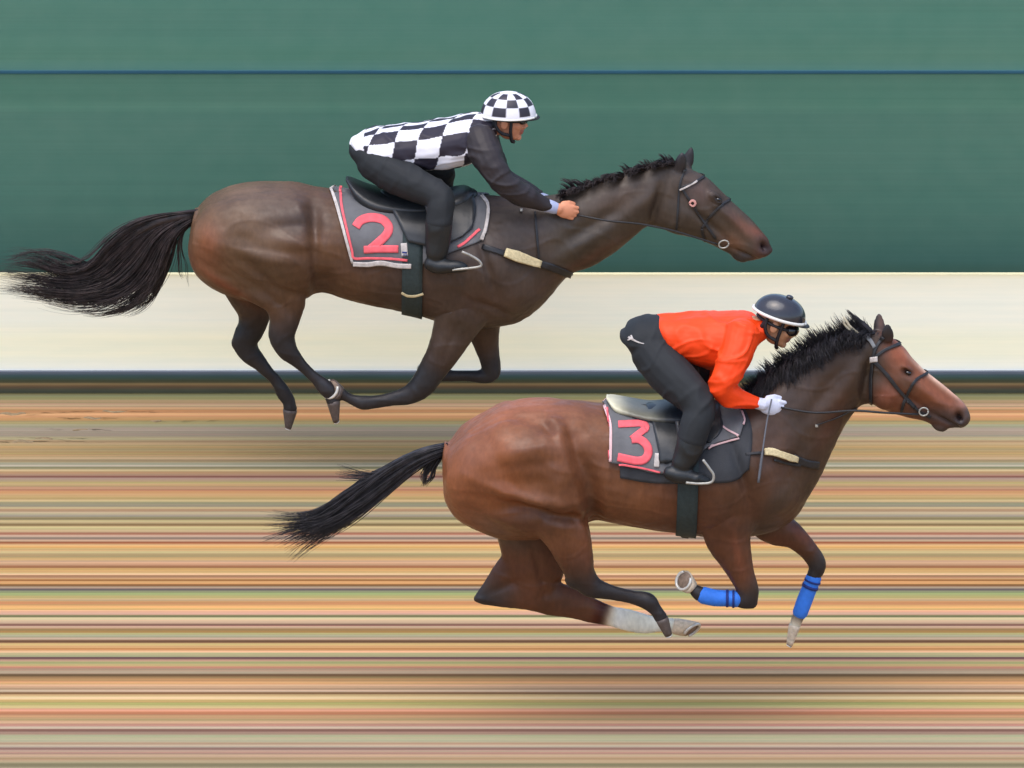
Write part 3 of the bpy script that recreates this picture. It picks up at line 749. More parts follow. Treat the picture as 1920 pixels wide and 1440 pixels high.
def limbs_a(s):
    Y = YA
    s.limb([(480,480,90,-.11,md_,.13),(512,525,70,-.14,md_,.11),(532,565,46,-.155,md_,.085),(534,598,31,-.16,lo),(528,628,27,-.16,bl),(538,656,21.5,-.16,bl),(556,676,15,-.155,bl),(573,693,12,-.15,bl),(594,712,12,-.15,bl),(611,728,15.5,-.15,bl),(621,741,12.5,-.15,bl),(625,752,13.5,-.15,bl)], Y, ratio=.8)
    s.limb([(450,485,74,.11,md_,.12),(462,540,44,.14,lo,.10),(477,580,36,.155,lo,.075),(473,610,29,.16,bl),(460,636,26,.16,bl),(466,659,22,.16,bl),(485,679,16,.155,bl),(504,699,12.5,.15,bl),(519,716,12.5,.15,bl),(531,736,16,.15,bl),(541,753,14,.15,bl),(544,768,14,.15,bl)], Y, ratio=.8)
    s.limb([(885,540,62,-.11,sh,.11),(868,580,54,-.14,sh,.09),(850,622,42,-.15,sh,.07),(828,665,33,-.15,lo),(808,698,27,-.15,bl),(790,725,25,-.15,bl),(766,741,18.5,-.15,bl),(730,749,14,-.15,bl),(700,754,13,-.15,bl),(680,755,15,-.15,bl),(662,750,11.5,-.15,bl),(648,743,10,-.15,bl),(640,738,12,-.15,bl)], Y, ratio=.8)
    s.limb([(900,560,50,.11,sh,.09),(905,610,36,.13,lo,.07),(911,645,26,.14,lo),(919,678,20,.14,bl),(921,700,18,.14,bl),(902,706,14,.14,bl),(870,705,12,.14,bl),(835,704,12,.14,bl),(808,700,13,.14,bl),(798,692,11,.14,bl)], Y, ratio=.85)
    s.ellip(at(448,646,Y+.16), Vector((.035,0,-.03)), Vector((0,.03,0)), Vector((.02,0,.03)), bl)
    s.ellip(at(1270,408,Y), Vector((.075,0,-.01)), Vector((0,.085,0)), Vector((.01,0,.065)), ne)
    s.ellip(at(1386,481,Y), Vector((.045,0,-.016)), Vector((0,.036,0)), Vector((.006,0,.022)), C(58,50,48))
    s.ellip(at(1426,462,Y), Vector((.045,0,-.04)), Vector((0,.056,0)), Vector((.03,0,.042)), C(86,60,50))
    for q in (-1, 1):
        s.ellip(at(1342,370,Y+q*.072), Vector((.036,0,-.03)), Vector((0,.022,0)), Vector((.012,0,.018)), ne)
        sec = []
        base = at(1274 if q < 0 else 1284, 322, Y + q*.045); tip = at(1280 if q < 0 else 1297, 283 if q < 0 else 272, Y + q*.06)
        for k in range(7):
            t = k / 6; rr = .031 * math.sin(math.pi * min(1, .28 + .72 * t)) ** .8 + .003
            sec.append((base * (1 - t) + tip * t, Vector((rr, 0, 0)), Vector((0, rr * .55, 0)), bl))
        s.loft(sec, n=12, caps=False)
bumps_a = [
 (455,470,60,16,20,.006,-1),(560,455,40,12,8,.008,-1),(540,425,44,12,-6,-.006,-1),(585,510,12,40,6,.008,-1),(495,520,60,12,42,-.008,-1),(560,395,12,30,-20,.006,0),
 (470,410,80,45,8,.014,0),(400,450,40,60,0,.010,0),(540,490,60,60,0,.014,-1),(590,480,12,70,0,-.018,0),(610,530,20,20,30,-.014,0),(480,540,90,12,35,-.010,-1),(420,520,60,10,35,-.008,0),
 (590,400,14,40,-10,-.008,0),(500,480,60,10,10,.005,-1),
 (880,510,50,60,20,.016,0),(940,500,42,60,-20,.014,0),(912,500,9,70,-18,-.010,0),(960,560,40,30,-30,.010,0),(850,590,40,30,0,.008,-1),(925,575,45,7,22,-.007,0),
 (680,480,5,60,4,.0045,0),(710,490,5,60,4,.0045,0),(660,500,60,50,0,-.005,0),
 (1120,420,80,14,-32,-.009,0),(1100,450,80,16,-32,.007,0),(1200,380,45,16,-30,.006,0),(1232,385,9,45,14,-.015,0),
 (1272,408,28,26,0,.008,0),(1330,420,50,8,42,-.007,0),(1365,405,60,9,44,.006,0),(1347,374,9,6,25,-.010,0),(1434,463,9,7,60,-.018,0),(1402,480,26,3,25,-.009,0),
 (845,640,6,40,25,-.005,-1),(540,580,5,35,0,-.004,-1)]
patches_a = [
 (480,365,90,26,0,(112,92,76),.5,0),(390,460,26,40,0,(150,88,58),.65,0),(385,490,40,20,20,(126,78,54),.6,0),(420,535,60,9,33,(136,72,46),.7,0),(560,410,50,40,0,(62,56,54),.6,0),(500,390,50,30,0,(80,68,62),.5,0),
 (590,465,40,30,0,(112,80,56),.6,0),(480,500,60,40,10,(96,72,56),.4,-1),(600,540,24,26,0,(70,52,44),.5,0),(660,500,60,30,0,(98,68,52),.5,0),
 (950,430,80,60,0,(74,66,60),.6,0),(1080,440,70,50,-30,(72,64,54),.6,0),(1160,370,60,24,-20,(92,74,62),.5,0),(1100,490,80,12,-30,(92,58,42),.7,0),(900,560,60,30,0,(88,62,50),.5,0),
 (1310,360,30,22,40,(94,70,64),.5,0),(1396,426,36,10,44,(126,78,58),.6,0),(1418,434,14,7,40,(150,84,60),.5,0),(1432,462,16,22,0,(58,46,44),.8,0),(1347,374,12,8,25,(32,27,28),.9,0),(1375,455,26,16,30,(120,82,58),.7,0),(1434,464,9,8,40,(40,22,26),.95,0),(1385,484,26,9,10,(50,44,44),.85,0)]
body2, bv2 = horse_body('body', rows_a, YA, limbs_a, bumps_a, patches_a, m_coat, H2)
hoof(H2, (625,751), (630,789), 14, 6.5, YA, -.15, m_hoof, normal=(.25,.5,-.8))
hoof(H2, (544,768), (540,803), 15, 6.5, YA, .15, m_hoof, normal=(-.35,-.15,-.92))
hoof(H2, (641,738), (620,730), 13, 21, YA, -.15, m_hoof, normal=(-.5,-.82,.3), ratio=.9)
hoof(H2, (799,693), (794,684), 12, 15, YA, .14, m_hoof, normal=(-.6,0,.6))
eye(H2, 1347, 374, YA, .070, .013)
t1 = hair([[(368,399,0),(310,404,0),(250,420,0),(205,452,0),(165,496,0),(115,496,0),(80,474,0),(40,474,0),(-20,494,0)],
           [(368,402,0),(320,412,0),(270,432,0),(225,470,0),(180,515,0),(120,525,0),(60,512,0),(-25,500,0)],
           [(368,404,0),(325,418,0),(285,445,0),(250,495,0),(210,535,0),(150,550,0),(90,545,0),(-25,528,0)],
           [(368,406,0),(332,424,0),(300,455,0),(275,505,0),(235,545,0),(190,562,0),(130,560,0),(60,548,0),(-20,542,0)],
           [(368,408,0),(336,428,0),(312,460,0),(295,510,0),(262,555,0),(215,576,0),(160,568,0)],
           [(368,410,0),(340,430,0),(322,465,0),(308,512,0),(280,556,0),(240,578,0),(205,585,0)]], 1150, YA, jit=7, r0=.0019, ysp=.03, wav=5, rootj=.35, lenv=.34, K=18)
t2 = hair([[(366,410,0),(348,432,0),(342,470,0),(352,505,0),(360,560,0)],[(360,412,0),(335,440,0),(325,490,0),(330,515,0),(360,512,0)]], 14, YA, jit=4, r0=.0022, ysp=.02)
t3 = join_meshes('t3', [hair([[(230,470,0),(170,505,0),(125,492,0),(95,464,0),(82,460,0),(80,446,0)],[(240,465,0),(180,500,0),(130,480,0),(80,470,0),(30,482,0),(-10,502,0)]], 40, YA, jit=3, r0=.0018, ysp=.02),
   hair([[(330,430,0),(318,480,0),(300,525,0),(270,562,0),(225,585,0)],[(325,440,0),(300,510,0),(262,562,0),(205,586,0),(160,578,0)],[(320,440,0),(280,525,0),(215,575,0),(150,578,0),(90,562,0)],[(300,450,0),(220,540,0),(140,560,0),(60,556,0),(-10,545,0)]], 150, YA, jit=7, r0=.0018, ysp=.03, wav=4, rootj=.3)])
t4 = tube_mesh([([at(372,400,YA), at(335,406,YA), at(295,415,YA), at(262,432,YA), at(240,455,YA)], [.024,.028,.03,.026,.006])], 'dock', 12)
add_part('tail', join_meshes('tail', [t1, t2, t3, t4]), m_hair_a, H2)
crest = [(1058,364),(1085,354),(1128,338),(1172,325),(1212,314),(1248,305),(1268,304)]
tips = [(1044,357),(1068,344),(1108,334),(1150,321),(1190,309),(1228,298),(1254,292)]
dips = [(1050,378),(1074,368),(1114,352),(1158,338),(1198,326),(1234,317),(1258,317)]
add_part('mane', join_meshes('m', [mane(crest, tips, dips, 700, 800, YA, .0021, 3.5, .6),
   hair([[(1075,360,0),(1062,348,0),(1050,342,0)],[(1100,352,0),(1085,342,0),(1068,336,0)]], 50, YA, jit=5, r0=.0026)]), m_hair_a, H2)

# ------------------------------------------------------------------ tack
def z_mid(py, Y): return at(960, py, Y).z
def tack_common(H, Y0, body_bv, p):
    """bridle, breast girth as parts of the horse"""
    meshes = []
    for path, wd in p['straps']:
        m = ribbon(path, wd * .75, body_bv, Y0, lift=.004, thick=.004)
        meshes += [m, mirror_mesh(m, Y0)]
    for path, r in p['reins']:
        t = tube_mesh([tube_px(path, r, Y0, 0)], 'rein', 6)
        meshes += [t, mirror_mesh(t, Y0)]
    br = empty('bridle', (0, 0, 0)); br.parent = H
    for k, m in enumerate(meshes): add_part('strap' if k < 2 * len(p['straps']) else 'rein', m, m_leather, br)
    for path, wd, mt, nm in p['trim']:
        m = ribbon(path, wd, body_bv, Y0, lift=.009, thick=.004)
        m2 = mirror_mesh(m, Y0); add_part(nm, m, mt, br); add_part(nm, m2, mt, br)
    for (cx, cy, r1, r2, ang, yo) in p['rings']:
        for q in (-1, 1):
            pts = []
            for k in range(19):
                th = 2 * math.pi * k / 18; a = R(ang)
                x = r1 * math.cos(th); y = r2 * math.sin(th)
                b = at(cx + x * math.cos(a) - y * math.sin(a), cy + x * math.sin(a) + y * math.cos(a), Y0 - yo)
                pts.append(Vector((b.x, Y0 + q * yo, b.z)))
            add_part('bit_ring', tube_mesh([(pts, [.004] * 19)], 'bit', 8), m_steel, br)
    ms = []
    for path, wd in p['breast']:
        m = ribbon(path, wd, body_bv, Y0, lift=.006, thick=.005); ms += [m, mirror_mesh(m, Y0)]
    bp = empty('breast_girth', (0, 0, 0)); bp.parent = H
    for m in ms: add_part('strap', m, m_leather, bp)
    m = ribbon(p['fleece'][0], p['fleece'][1], body_bv, Y0, lift=.016, thick=.014, nw=7, taper=lambda u: .75 + .25 * math.sin(math.pi * u))
    m2 = mirror_mesh(m, Y0); add_part('sheepskin_sleeve', m, m_fleece, bp); add_part('sheepskin_sleeve', m2, m_fleece, bp)

tack_common(H2, YA, bv2, dict(
    straps=[([(1283,318),(1274,350),(1271,395),(1268,436)], 5), ([(1276,352),(1295,345),(1320,332)], 6), ([(1277,352),(1296,380),(1318,415),(1342,447)], 6),
            ([(1316,428),(1330,408),(1352,385),(1368,375)], 6), ([(1316,428),(1318,440),(1322,452)], 6)],
    reins=[([(1082,403,-.13),(1140,414,-.15),(1200,420,-.13),(1260,432,-.11),(1310,447,-.09),(1345,458,-.075)], 2.0)],
    trim=[([(1274,356),(1290,349),(1306,340)], 3, m_whitecloth, 'browband_piping'), ([(1292,381),(1298,375),(1304,380),(1299,386),(1293,382)], 4, mat_plain('pale rose', (206, 150, 140), .7), 'rosette')],
    rings=[(1357,458,9.5,7,-15,.070)],
    breast=[([(905,462),(925,469),(948,477)], 10), ([(1004,492),(1040,503),(1075,518)], 13), ([(1003,398),(1006,440),(1010,488)], 4)],
    fleece=([(944,474),(975,484),(1012,494)], 19)))
tack_common(H3, YB_, bv3, dict(
    straps=[([(1657,632),(1642,652),(1637,675)], 8), ([(1637,675),(1634,715),(1634,758)], 7), ([(1638,672),(1660,656),(1688,645)], 8), ([(1640,678),(1665,705),(1688,735),(1715,765)], 9),
            ([(1690,772),(1696,750),(1715,715),(1738,700)], 7), ([(1700,752),(1725,772),(1745,782)], 6), ([(1530,797),(1570,782),(1606,764)], 2.5)],
    reins=[([(1464,764,-.17),(1530,774,-.165),(1600,770,-.13),(1660,774,-.11),(1722,777,-.075)], 2.2)],
    trim=[([(1630,674),(1646,673)], 10, m_whitecloth, 'browband_stud'), ([(1622,631),(1632,640),(1640,652)], 7, mat_plain('grey strap', (120, 122, 124)), 'grey_headpiece')],
    rings=[(1732,772,8.5,7.5,-10,.073)],
    breast=[([(1398,852),(1425,850),(1445,849)], 5), ([(1486,857),(1510,868),(1534,872)], 14), ([(1450,862),(1480,870),(1500,872)], 5)],
    fleece=([(1430,849),(1455,850),(1492,860)], 14)))
for px, py, H, bv, Y0 in ((1530, 798, H3, bv3, YB_), (977, 396, H2, bv2, YA)):
    m = ribbon([(px-2.5, py), (px+2.5, py)], 4.5, bv, Y0, lift=.008, thick=.004, step=2)
    add_part('ring', m, m_steel, H)
# blue bandages
def bandage(nodes, Y0, H):
    s = Soup(); s.limb([(x, y, r, yo, (0,0,0)) for x, y, r, yo in nodes], Y0, ratio=.95, ex=2.0)
    me = s.mesh('bandage'); return add_part('bandage', me, m_blue, H)
def tape(p, q, r, yo, Y0, par):
    s = Soup(); a = at(*p, Y0 + yo); b = at(*q, Y0 + yo); t = (b - a).normalized(); u = t.cross(Vector((0,1,0))).normalized()
    rr = r / S
    s.loft([(a, u * rr, Vector((0, rr, 0)), (0,)*3), (b, u * rr, Vector((0, rr, 0)), (0,)*3)], n=20, caps=False)
    add_part('tape', s.mesh('tape'), m_navy, par)
b1 = bandage([(1382,1123,16,-.15),(1362,1122,15.5,-.15),(1340,1121,16,-.15),(1318,1116,16.5,-.15)], YB_, H3)
tape((1377,1123),(1373,1123),17.2,-.15,YB_,b1); tape((1366,1122),(1361,1122),16.8,-.15,YB_,b1)
b2 = bandage([(1526,1082,15,.14),(1519,1100,14.5,.14),(1509,1125,15,.14),(1500,1150,14.5,.14)], YB_, H3)
tape((1524,1088),(1523,1091),16,.14,YB_,b2); tape((1520,1097),(1518,1102),16,.14,YB_,b2)

def pieces(name, ms, mat, parent):
    return [add_part(name, m, mat, parent) for m in ms][0]

# ---- saddlecloth and saddle of number 2
base2 = Vector((at(770, 400, YA).x, YA, at(770, 400, YA).z))
SC2 = empty('saddlecloth', base2); tag(SC2, 'dark grey saddlecloth with coral red number 2 and white edge', 'saddlecloth', 'numbered saddlecloths')
cl = wrap(None, None, [(618,346),(632,390),(648,450),(660,497)], [(900,362),(917,385),(914,425),(903,452)], bv2, YA, .012, .008, nu=44, nv=26,
          bottom=[(660,497),(715,498),(770,502),(850,472),(903,452)])
cbv = bvh_of(cl)
add_part('cloth', cl, m_greycloth, SC2)
e1 = ribbon([(619,347),(633,391),(649,450),(661,494)], 5, cbv, YA, .003, .003); pieces('white_edging', [e1, mirror_mesh(e1, YA), ribbon([(662,495),(690,496),(715,493),(745,498),(771,499)], 9, cbv, YA, .004, .004), ribbon([(902,366),(915,386),(911,425),(903,450)], 6, cbv, YA, .003, .003)], m_whitecloth, SC2)
e2 = ribbon([(638,352),(640,385),(650,430),(660,470),(664,484),(690,484),(730,485),(764,488)], 4.5, cbv, YA, .0035, .003); pieces('red_edging', [e2, mirror_mesh(e2, YA), ribbon([(858,463),(872,455),(890,438),(900,430)], 5, cbv, YA, .003, .003)], m_pink, SC2)
n1 = ribbon([(667,426),(675,415),(690,409),(706,409),(720,414),(729,427),(724,441),(708,456),(692,469)], 16.5, cbv, YA, .003, .001, step=2.5)
n2 = ribbon([(682,468),(710,467),(747,467)], 14, cbv, YA, .0035, .001)
add_part('number_two', join_meshes('n', [n1, n2]), m_pink, SC2)
lb = ribbon([(757,456),(759,480)], 12, cbv, YA, .004, .002, step=3); lbo = add_part('white_label', lb, m_whitecloth, SC2)
pieces('label_print', [ribbon([(754,473),(763,474)], 3, cbv, YA, .0065, .001), ribbon([(756,478),(764,478)], 2, cbv, YA, .0065, .001)], m_navy, lbo)

def saddle(rows, Y0, cols, flapL, flapR, flapB, bv, cbv, label, base, girth, stirrup, leather, lseat):
    SD = empty('saddle', base); tag(SD, label, 'saddle', 'racing saddles')
    s = Soup(); s.torso([(*r, c) for r, c in zip(rows, cols)], Y0, ex=2.3)
    me = fuse(s, .008, 'seat', smooth=6, csmooth=2)
    add_part('seat', me, lseat, SD)
    fl = wrap(None, None, flapL, flapR, bv, Y0, .030, .010, nu=22, nv=18, bottom=flapB)
    add_part('flap', fl, m_saddle, SD)
    g = ring_band(*girth, bv, Y0, .014, .010)
    go = add_part('girth', g, m_leather_g, SD)
    for q in (-1, 1):
        def mk(me): return me if q < 0 else mirror_mesh(me, Y0)
        add_part('stirrup_iron', mk(tube_mesh([tube_px(stirrup, 2.6, Y0, 0)], 'iron', 8)), m_steel, SD)
        add_part('stirrup_leather', mk(tube_mesh([tube_px(leather, 4, Y0, 0)], 'lt', 8)), m_leather, SD)
    return SD, go
dk = C(40, 42, 44)
SD2, g2 = saddle([(649,331,651,343,.05),(660,336,668,372,.12),(690,350,695,392,.17),(730,361,735,395,.185),(780,365,785,395,.18),(830,360,835,392,.165),(868,351,872,385,.13),(890,357,888,373,.06)], YA, [dk]*8,
   [(712,366),(735,400),(752,430),(765,455)], [(884,362),(892,395),(888,425),(868,446)], [(765,455),(800,462),(835,460),(868,446)], bv2, cbv,
   'black racing saddle on the dark brown horse', Vector((base2.x, YA, at(770, 368, YA).z)),
   (776, 772, z_mid(472, YA), 38), [(866,472,-.375),(884,480,-.375),(899,490,-.375),(901,499,-.375),(880,503,-.375),(848,506,-.375)], [(800,385,-.28),(812,430,-.335),(820,476,-.355)], m_saddle)
add_part('girth_edge', ribbon([(753,548),(765,554),(780,554),(794,550)], 4, bvh_of(ring_band(776, 772, z_mid(472, YA), 46, bv2, YA, .016, .010)), YA, .004, .003), m_fleece, g2)

# ---- saddlecloth, pad and saddle of number 3
base3 = Vector((at(1270, 800, YB_).x, YB_, at(1270, 800, YB_).z))
SC3 = empty('saddlecloth', base3); tag(SC3, 'dark grey saddlecloth with coral red number 3 and red edge', 'saddlecloth', 'numbered saddlecloths')
pad = wrap(None, None, [(1152,762),(1160,830),(1163,896)], [(1396,762),(1410,810),(1404,880)], bv3, YB_, .009, .007, nu=40, nv=26, bottom=[(1163,896),(1230,906),(1320,906),(1375,902),(1404,880)])
pbv = bvh_of(pad); add_part('under_pad', pad, m_darkpad, SC3)
cl = wrap(None, None, [(1130,757),(1142,795),(1143,868)], [(1386,764),(1396,785),(1388,820)], bv3, YB_, .022, .007, nu=44, nv=26, bottom=[(1143,868),(1190,876),(1237,889),(1285,872),(1330,840),(1388,820)])
cbv3 = bvh_of(cl); add_part('cloth', cl, m_greycloth, SC3)
e = ribbon([(1133,760),(1144,795),(1145,830),(1144,866)], 5, cbv3, YB_, .003, .003); pieces('white_edging', [e, mirror_mesh(e, YB_), ribbon([(1391,770),(1396,785),(1394,796)], 3.5, cbv3, YB_, .003, .003), ribbon([(1322,846),(1335,836),(1360,828),(1386,821)], 4.5, cbv3, YB_, .004, .003), ribbon([(1350,797),(1365,806),(1385,817)], 3.5, cbv3, YB_, .003, .003)], mat_plain('pale pink piping', (214, 178, 178), 0.7), SC3)
e = ribbon([(1138,765),(1141,800),(1141,866),(1170,872),(1205,878),(1238,886)], 3.5, cbv3, YB_, .004, .003); pieces('red_edging', [e, mirror_mesh(e, YB_)], m_pink, SC3)
n1 = ribbon([(1159,796),(1206,793.5)], 13, cbv3, YB_, .003, .001, step=2.5, raw=True)
n3 = ribbon([(1202,794.5),(1209,797),(1211.5,802),(1208,808)], 13, cbv3, YB_, .0034, .001, step=2)
n4 = ribbon([(1211,804),(1184,824)], 13, cbv3, YB_, .0038, .001, step=2.5, raw=True)
n2 = ribbon([(1184,824),(1198,824),(1211,833),(1216,847),(1210,860),(1194,864),(1158,857)], 15.5, cbv3, YB_, .0042, .001, step=2)
add_part('number_three', join_meshes('n', [n1, n3, n4, n2]), m_pink, SC3)
lb = ribbon([(1233,850),(1231,876)], 10, cbv3, YB_, .004, .002, step=3); add_part('white_label', lb, m_whitecloth, SC3)
cr = C(206, 200, 170); gy = C(120, 118, 104); dk2 = C(44, 46, 48)
m_seat_attr = mat_attr('two tone saddle leather', rough=.4, amt=.1, nscale=20)
SD3, g3 = saddle([(1137,741,1140,751,.05),(1148,745,1156,768,.12),(1180,753,1184,774,.15),(1215,760,1219,780,.165),(1250,757,1254,788,.172),(1300,755,1305,790,.168),(1345,756,1350,784,.14),(1375,760,1372,774,.06)], YB_, [cr,cr,gy,gy,dk2,dk2,dk2,dk2],
   [(1212,768),(1222,800),(1232,835),(1240,868)], [(1352,764),(1356,795),(1348,820),(1325,838)], [(1240,868),(1275,866),(1305,855),(1325,838)], bv3, cbv3,
   'grey and cream racing saddle on the bright bay horse', Vector((base3.x, YB_, at(1270, 765, YB_).z)),
   (1292, 1286, z_mid(880, YB_), 38), [(1318,862,-.385),(1330,878,-.385),(1338,891,-.385),(1334,904,-.385),(1312,907,-.385),(1286,905,-.385)], [(1270,790,-.29),(1275,830,-.335),(1277,868,-.36)], m_seat_attr)
pieces('seat_piping', [ribbon([(1146,758),(1165,772),(1190,784),(1222,792)], 3.5, cbv3, YB_, .006, .004)], m_leather, SD3)
add_part('girth_buckle', tube_mesh([([at(1281,990,-.05), at(1281,1004,-.02), at(1290,1008,.0)], [.014,.014,.006])], 'bk', 8), m_leather, g3)

# ------------------------------------------------------------------ riders
m_cloth = mat_attr('racing silks', rough=.5, spec=.25, amt=.06, nscale=12, bstr=.3, bscale=40, bdist=.004)
m_breech = mat_plain('charcoal stretch breeches', (28, 31, 34), .75, .1, 16, bstr=.3, bscale=50)
m_boot = mat_plain('black riding boots', (30, 33, 35), .42, .15, 20)
m_bootsole = mat_plain('grey boot foot', (92, 94, 96), .45, .2, 30)
m_glove = mat_plain('white glove', (206, 210, 226), .7, .06, 30)
m_cuff = mat_plain('pale blue cuff', (160, 168, 196), .7, .06, 30)
m_helm = mat_attr('helmet cover', rough=.45, spec=.4, amt=.03, nscale=20, bstr=.1)
m_helm_black = mat_plain('black helmet cover', (46, 46, 52), .16, .15, 16, bstr=.35, bscale=30, spec=.6)
m_rim = mat_plain('white helmet trim', (216, 214, 206), .5, .05, 20)
m_gog = mat_plain('goggle lens', (22, 22, 26), .12, .2, 20, spec=.7)
m_strap = mat_plain('black harness', (34, 34, 38), .6, .15, 30)

def tube3(s, pts, rad, k, n=10):
    secs = []
    for i, p in enumerate(pts):
        t = (Vector(pts[min(i+1, len(pts)-1)]) - Vector(pts[max(i-1, 0)])).normalized()
        ref = Vector((0, 0, 1)) if abs(t.z) < .9 else Vector((1, 0, 0))
        a = t.cross(ref).normalized(); b = t.cross(a).normalized()
        secs.append((Vector(p), a * rad[i], b * rad[i], k))
    s.loft(secs, n=n)
def hand(s, wr, fw, up, q, k, sc=1.0):
    """closed hand, back of the hand outwards; q = -1 near side, +1 far side"""
    inn = Vector((0, -q, 0)); fw = fw.normalized(); up = (up - fw * up.dot(fw)).normalized()
    W = Vector(wr)
    s.ellip(W + fw * .052 * sc, fw * .056 * sc, inn * .019 * sc, up * .040 * sc, k)
    tube3(s, [W - fw * .02, W + fw * .02 * sc], [.026 * sc, .028 * sc], k)
    ln = (.034, .038, .035, .028)
    for i in range(4):
        b = W + fw * .086 * sc + up * (.029 - i * .0195) * sc - fw * (.004 * abs(i - 1))
        j1 = b + fw * ln[i] * .8 * sc + inn * .004
        j2 = j1 + inn * .024 * sc - fw * .003 - up * .004
        j3 = j2 - fw * .024 * sc + inn * .004
        tube3(s, [b, (b + j1) / 2, j1, j2, j3], [.0105 * sc, .010 * sc, .0098 * sc, .009 * sc, .0078 * sc], k, 8)
    tb = W + fw * .028 * sc + up * .030 * sc + inn * .008
    tube3(s, [tb, tb + fw * .030 * sc + up * .013 * sc + inn * .006, tb + fw * .060 * sc + up * .012 * sc + inn * .014], [.013 * sc, .011 * sc, .0085 * sc], k, 8)

def frame(o, pitch):
    c, s_ = math.cos(pitch), math.sin(pitch)
    X = Vector((c, 0, -s_)); Z = Vector((s_, 0, c)); Yv = Vector((0, 1, 0))
    return lambda x, y, z: Vector(o) + X * x + Yv * y + Z * z, X, Yv, Z
def head(s, o, pitch, k, kd_):
    f, X, Yv, Z = frame(o, pitch)
    s.ellip(f(-.01,0,.040), X*.096, Yv*.074, Z*.074, k)
    s.ellip(f(.025,0,-.03), X*.066, Yv*.060, Z*.080, k)      # face
    s.ellip(f(.045,0,-.078), X*.040, Yv*.040, Z*.030, k)     # jaw
    s.ellip(f(.074,0,-.090), X*.020, Yv*.022, Z*.018, k)     # chin
    s.ellip(f(.078,0,.018), X*.020, Yv*.050, Z*.014, k)      # brow
    for q in (-1, 1):
        s.ellip(f(.060,q*.034,-.025), X*.026, Yv*.022, Z*.026, k)   # cheek
        s.ellip(f(-.004,q*.074,-.012), X*.020, Yv*.009, Z*.032, k)  # ear
        s.ellip(f(.098,q*.011,-.034), X*.010, Yv*.009, Z*.008, k)   # nostril
    tube3(s, [f(.084,0,.008), f(.098,0,-.012), f(.110,0,-.030), f(.100,0,-.038)], [.010,.011,.012,.009], k, 8)
    s.ellip(f(.090,0,-.055), X*.011, Yv*.022, Z*.0065, kd_)
    s.ellip(f(.087,0,-.066), X*.011, Yv*.019, Z*.0065, kd_)
def shell(name, o, pitch, rx, ry, h, n=112, m=40, paint=None, drop=0.0):
    f, X, Yv, Z = frame(o, pitch); V = []; Fc = []; Cc = []
    for lay in (0, 1):
        th_ = .010 * lay
        for i in range(m + 1):
            lat = (math.pi / 2) * i / m
            for j in range(n):
                lo = 2 * math.pi * j / n
                z = (h - th_) * math.sin(lat) - (drop if i == 0 else 0); c = max(math.cos(lat) ** .85, .015)
                # slightly egg shaped: longer to the back, ear level lower
                V.append(f((rx - th_) * c * math.cos(lo), (ry - th_) * c * math.sin(lo), z)); Cc.append(paint(lat, lo) if paint else (0, 0, 0))
        b = lay * (m + 1) * n
        for i in range(m):
            for j in range(n):
                q = (b + i*n + j, b + i*n + (j+1) % n, b + (i+1)*n + (j+1) % n, b + (i+1)*n + j)
                Fc.append(q if lay == 0 else tuple(reversed(q)))
    o2 = (m + 1) * n
    for j in range(n): Fc.append((j, o2 + j, o2 + (j+1) % n, (j+1) % n))
    Fc.append(tuple(m * n + j for j in range(n)))
    me = bpy.data.meshes.new(name); me.from_pydata([tuple(v) for v in V], [], Fc); me.update()
    set_col(me, np.array(Cc)); return me
def ellipse_tube(o, pitch, rx, ry, z, r, dz=0.0, a0=0, a1=360, n=48, flat=1.0):
    f, X, Yv, Z = frame(o, pitch); pts = []
    for k in range(n + 1):
        th = R(a0 + (a1 - a0) * k / n); pts.append(f(rx * math.cos(th), ry * math.sin(th), z + dz * math.cos(th)))
    return tube_mesh([(pts, [r] * (n + 1))], 'rim', 8)
def peak(o, pitch, rx, ry, ln, z=0.0):
    f, X, Yv, Z = frame(o, pitch); P = np.zeros((21, 6, 3))
    for i in range(21):
        th = R(-62 + 124 * i / 20); e = math.cos(th) ** .6 if math.cos(th) > 0 else 0
        for j in range(6):
            g = j / 5 * ln * max(0, math.cos(R(-90 + 180 * i / 20))) ** .7
            P[i, j] = f((rx + g) * math.cos(th) if 0 else rx * math.cos(th) + g, ry * math.sin(th), z - g * .22)
    return grid_mesh('peak', P, .005)

